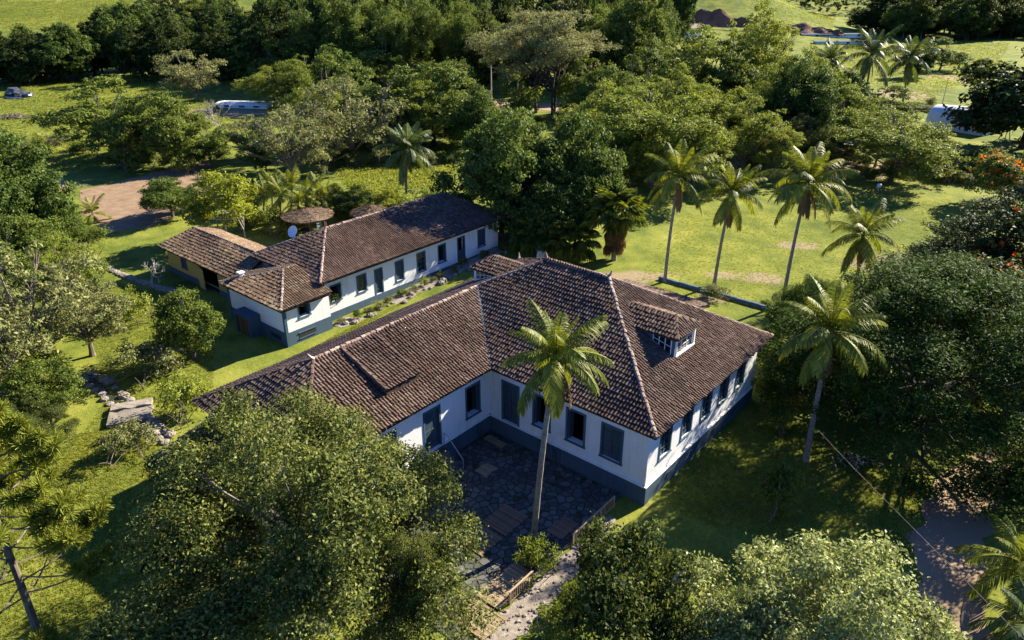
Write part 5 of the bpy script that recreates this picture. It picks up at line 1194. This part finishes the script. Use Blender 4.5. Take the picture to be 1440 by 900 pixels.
e = empty('lawn_lamp', at(1234, 272)); tag(e, 'small white globe on a short post on the shaded lawn', 'lamp'); MB().tube([(0, 0, -.1), (0, 0, .9)], [.05, .05], 6).build('post', M['steel'], e); V, F = lumpy(.32, 1, 3, .0); MB().add([v+np.array([0, 0, 1.1]) for v in V], F).build('globe', M['whitesheet'], e, True)
e = empty('roof_shelter', at(1182, 222)); tag(e, 'small white-roofed shelter on posts at the sandy clearing', 'shelter'); MB().box(-1.7, 1.7, -1.2, 1.2, 2.4, 2.5).build('roof', M['whitesheet'], e)
for x in (-1.5, 1.5):
    for y in (-1, 1): MB().box(x-.07, x+.07, y-.07, y+.07, -.1, 2.395).build('post', M['bark'], e)
# overhead cable by the drive
a = at(1150, 604, 7.0); b = at(1222, 680, 6.6); c = at(1446, 905, 7.6); pts = bez(a, 2*np.array(b)-(np.array(a)+np.array(c))/2, c, 20); d_ = np.array(c)-np.array(pts[-2]); pts.append(np.array(c)+d_*3)
tag(MB().tube(pts, [.011]*len(pts), 5).build('overhead_cable', M['bark']), 'thin overhead cable running above the dirt drive', 'cable')
# ------------------------------------------------------------------ rough grass: tufts too many to count
def tufts(name, regions, label, size, seed):
    r = np.random.default_rng(seed); C = []
    for (poly, n) in regions:
        W_ = np.array([at(*p) for p in poly]); lo = W_[:, :2].min(0); hi = W_[:, :2].max(0); q = r.uniform(lo, hi, (n*3, 2)); ins = np.zeros(len(q), bool)
        for (ax, ay, _), (bx, by, _) in zip(W_, np.roll(W_, -1, 0)):
            if abs(by-ay) > 1e-9: ins ^= ((ay > q[:, 1]) != (by > q[:, 1])) & (q[:, 0] < (bx-ax)*(q[:, 1]-ay)/(by-ay)+ax)
        q = q[ins][:n]; c = r.random(len(q)); k = np.repeat(q, 7, 0)+r.normal(0, size*.5, (len(q)*7, 2)); C.append(k)
    C = np.concatenate(C); bad = (C[:, 0] > -38) & (C[:, 0] < -15) & (C[:, 1] > 11) & (C[:, 1] < 50) | (C[:, 0] > -72) & (C[:, 0] < -47.4) & (C[:, 1] > 28) & (C[:, 1] < 58)
    C = C[~bad]; z = np.array([gz(*p) for p in C]); n = len(C); b = np.column_stack([C, z]); d = unit(r.normal(size=(n, 3))*np.array([1, 1, .2])+np.array([0, 0, .9])); sd = unit(np.cross(d, r.normal(size=(n, 3)))); h = (size*r.uniform(.5, 1.4, n))[:, None]
    V = np.stack([b-sd*h*.14, b+sd*h*.14, b+d*h*.6+sd*h*.1, b+d*h+np.array([0, 0, -.15])*h], 1).reshape(-1, 3)
    tag(link(name, fast_mesh(name, V, np.arange(4*n).reshape(n, 4), M['grassblade'])), label, 'grass', kind='stuff')
tufts('lawn_grass', [([(100, 380), (250, 420), (300, 500), (300, 560), (200, 620), (60, 700), (150, 560), (130, 480)], 9000), ([(0, 640), (150, 600), (260, 640), (180, 740), (220, 900), (0, 900)], 9000), ([(920, 700), (1060, 560), (1290, 690), (1280, 800), (1000, 740)], 7000), ([(890, 400), (960, 300), (1340, 280), (1290, 380), (1080, 440)], 9000), ([(400, 510), (600, 400), (660, 370), (470, 480)], 2500)], 'short grass tufts on the lawns around the houses', .11, 3)
tufts('pasture_grass', [([(0, 120), (250, 110), (330, 170), (120, 240), (0, 240)], 7000), ([(0, 0), (190, 0), (140, 45), (0, 40)], 5000), ([(470, 240), (640, 200), (640, 260), (500, 275)], 2500), ([(1180, 60), (1420, 60), (1400, 100), (1290, 150), (1180, 100)], 6000), ([(1050, 5), (1180, 5), (1170, 40), (1090, 35)], 2500)], 'rough pasture grass tussocks beyond the farm', .38, 4)
# garden growth behind the back house
for px, py, ty, w, k, lb in ((385, 325, 285, 45, 'shrub2', 'bright bush beside the ochre shed roof'), (468, 300, 258, 48, 'yel', 'yellow-green bushy tree between the young palms and the back lawn'), (410, 330, 296, 40, 'shrub', 'dark bush between the thatched shelter and the ochre shed'),
                             (500, 305, 266, 50, 'broad', 'small leafy tree behind the thatched parasol'), (545, 300, 264, 50, 'yel', 'yellow-green bush behind the back house ridge'), (640, 292, 262, 50, 'shrub2', 'bright bush beyond the far corner of the back house'), (350, 300, 258, 55, 'broad2', 'leafy tree between the bare field and the yellow-green tree')):
    plant(k, px, py, ty, w, lb, 'garden_bush', 'shrub')
for px, py in ((372, 305), (384, 294), (446, 300), (457, 312), (420, 320)): palm(px, py, px, py-32, 2.7, 'young feathery palm in the garden clump between the ochre shed and the shelter', 11, 'g', 0, .14, 'young_palm', 'young palms behind the ochre shed')
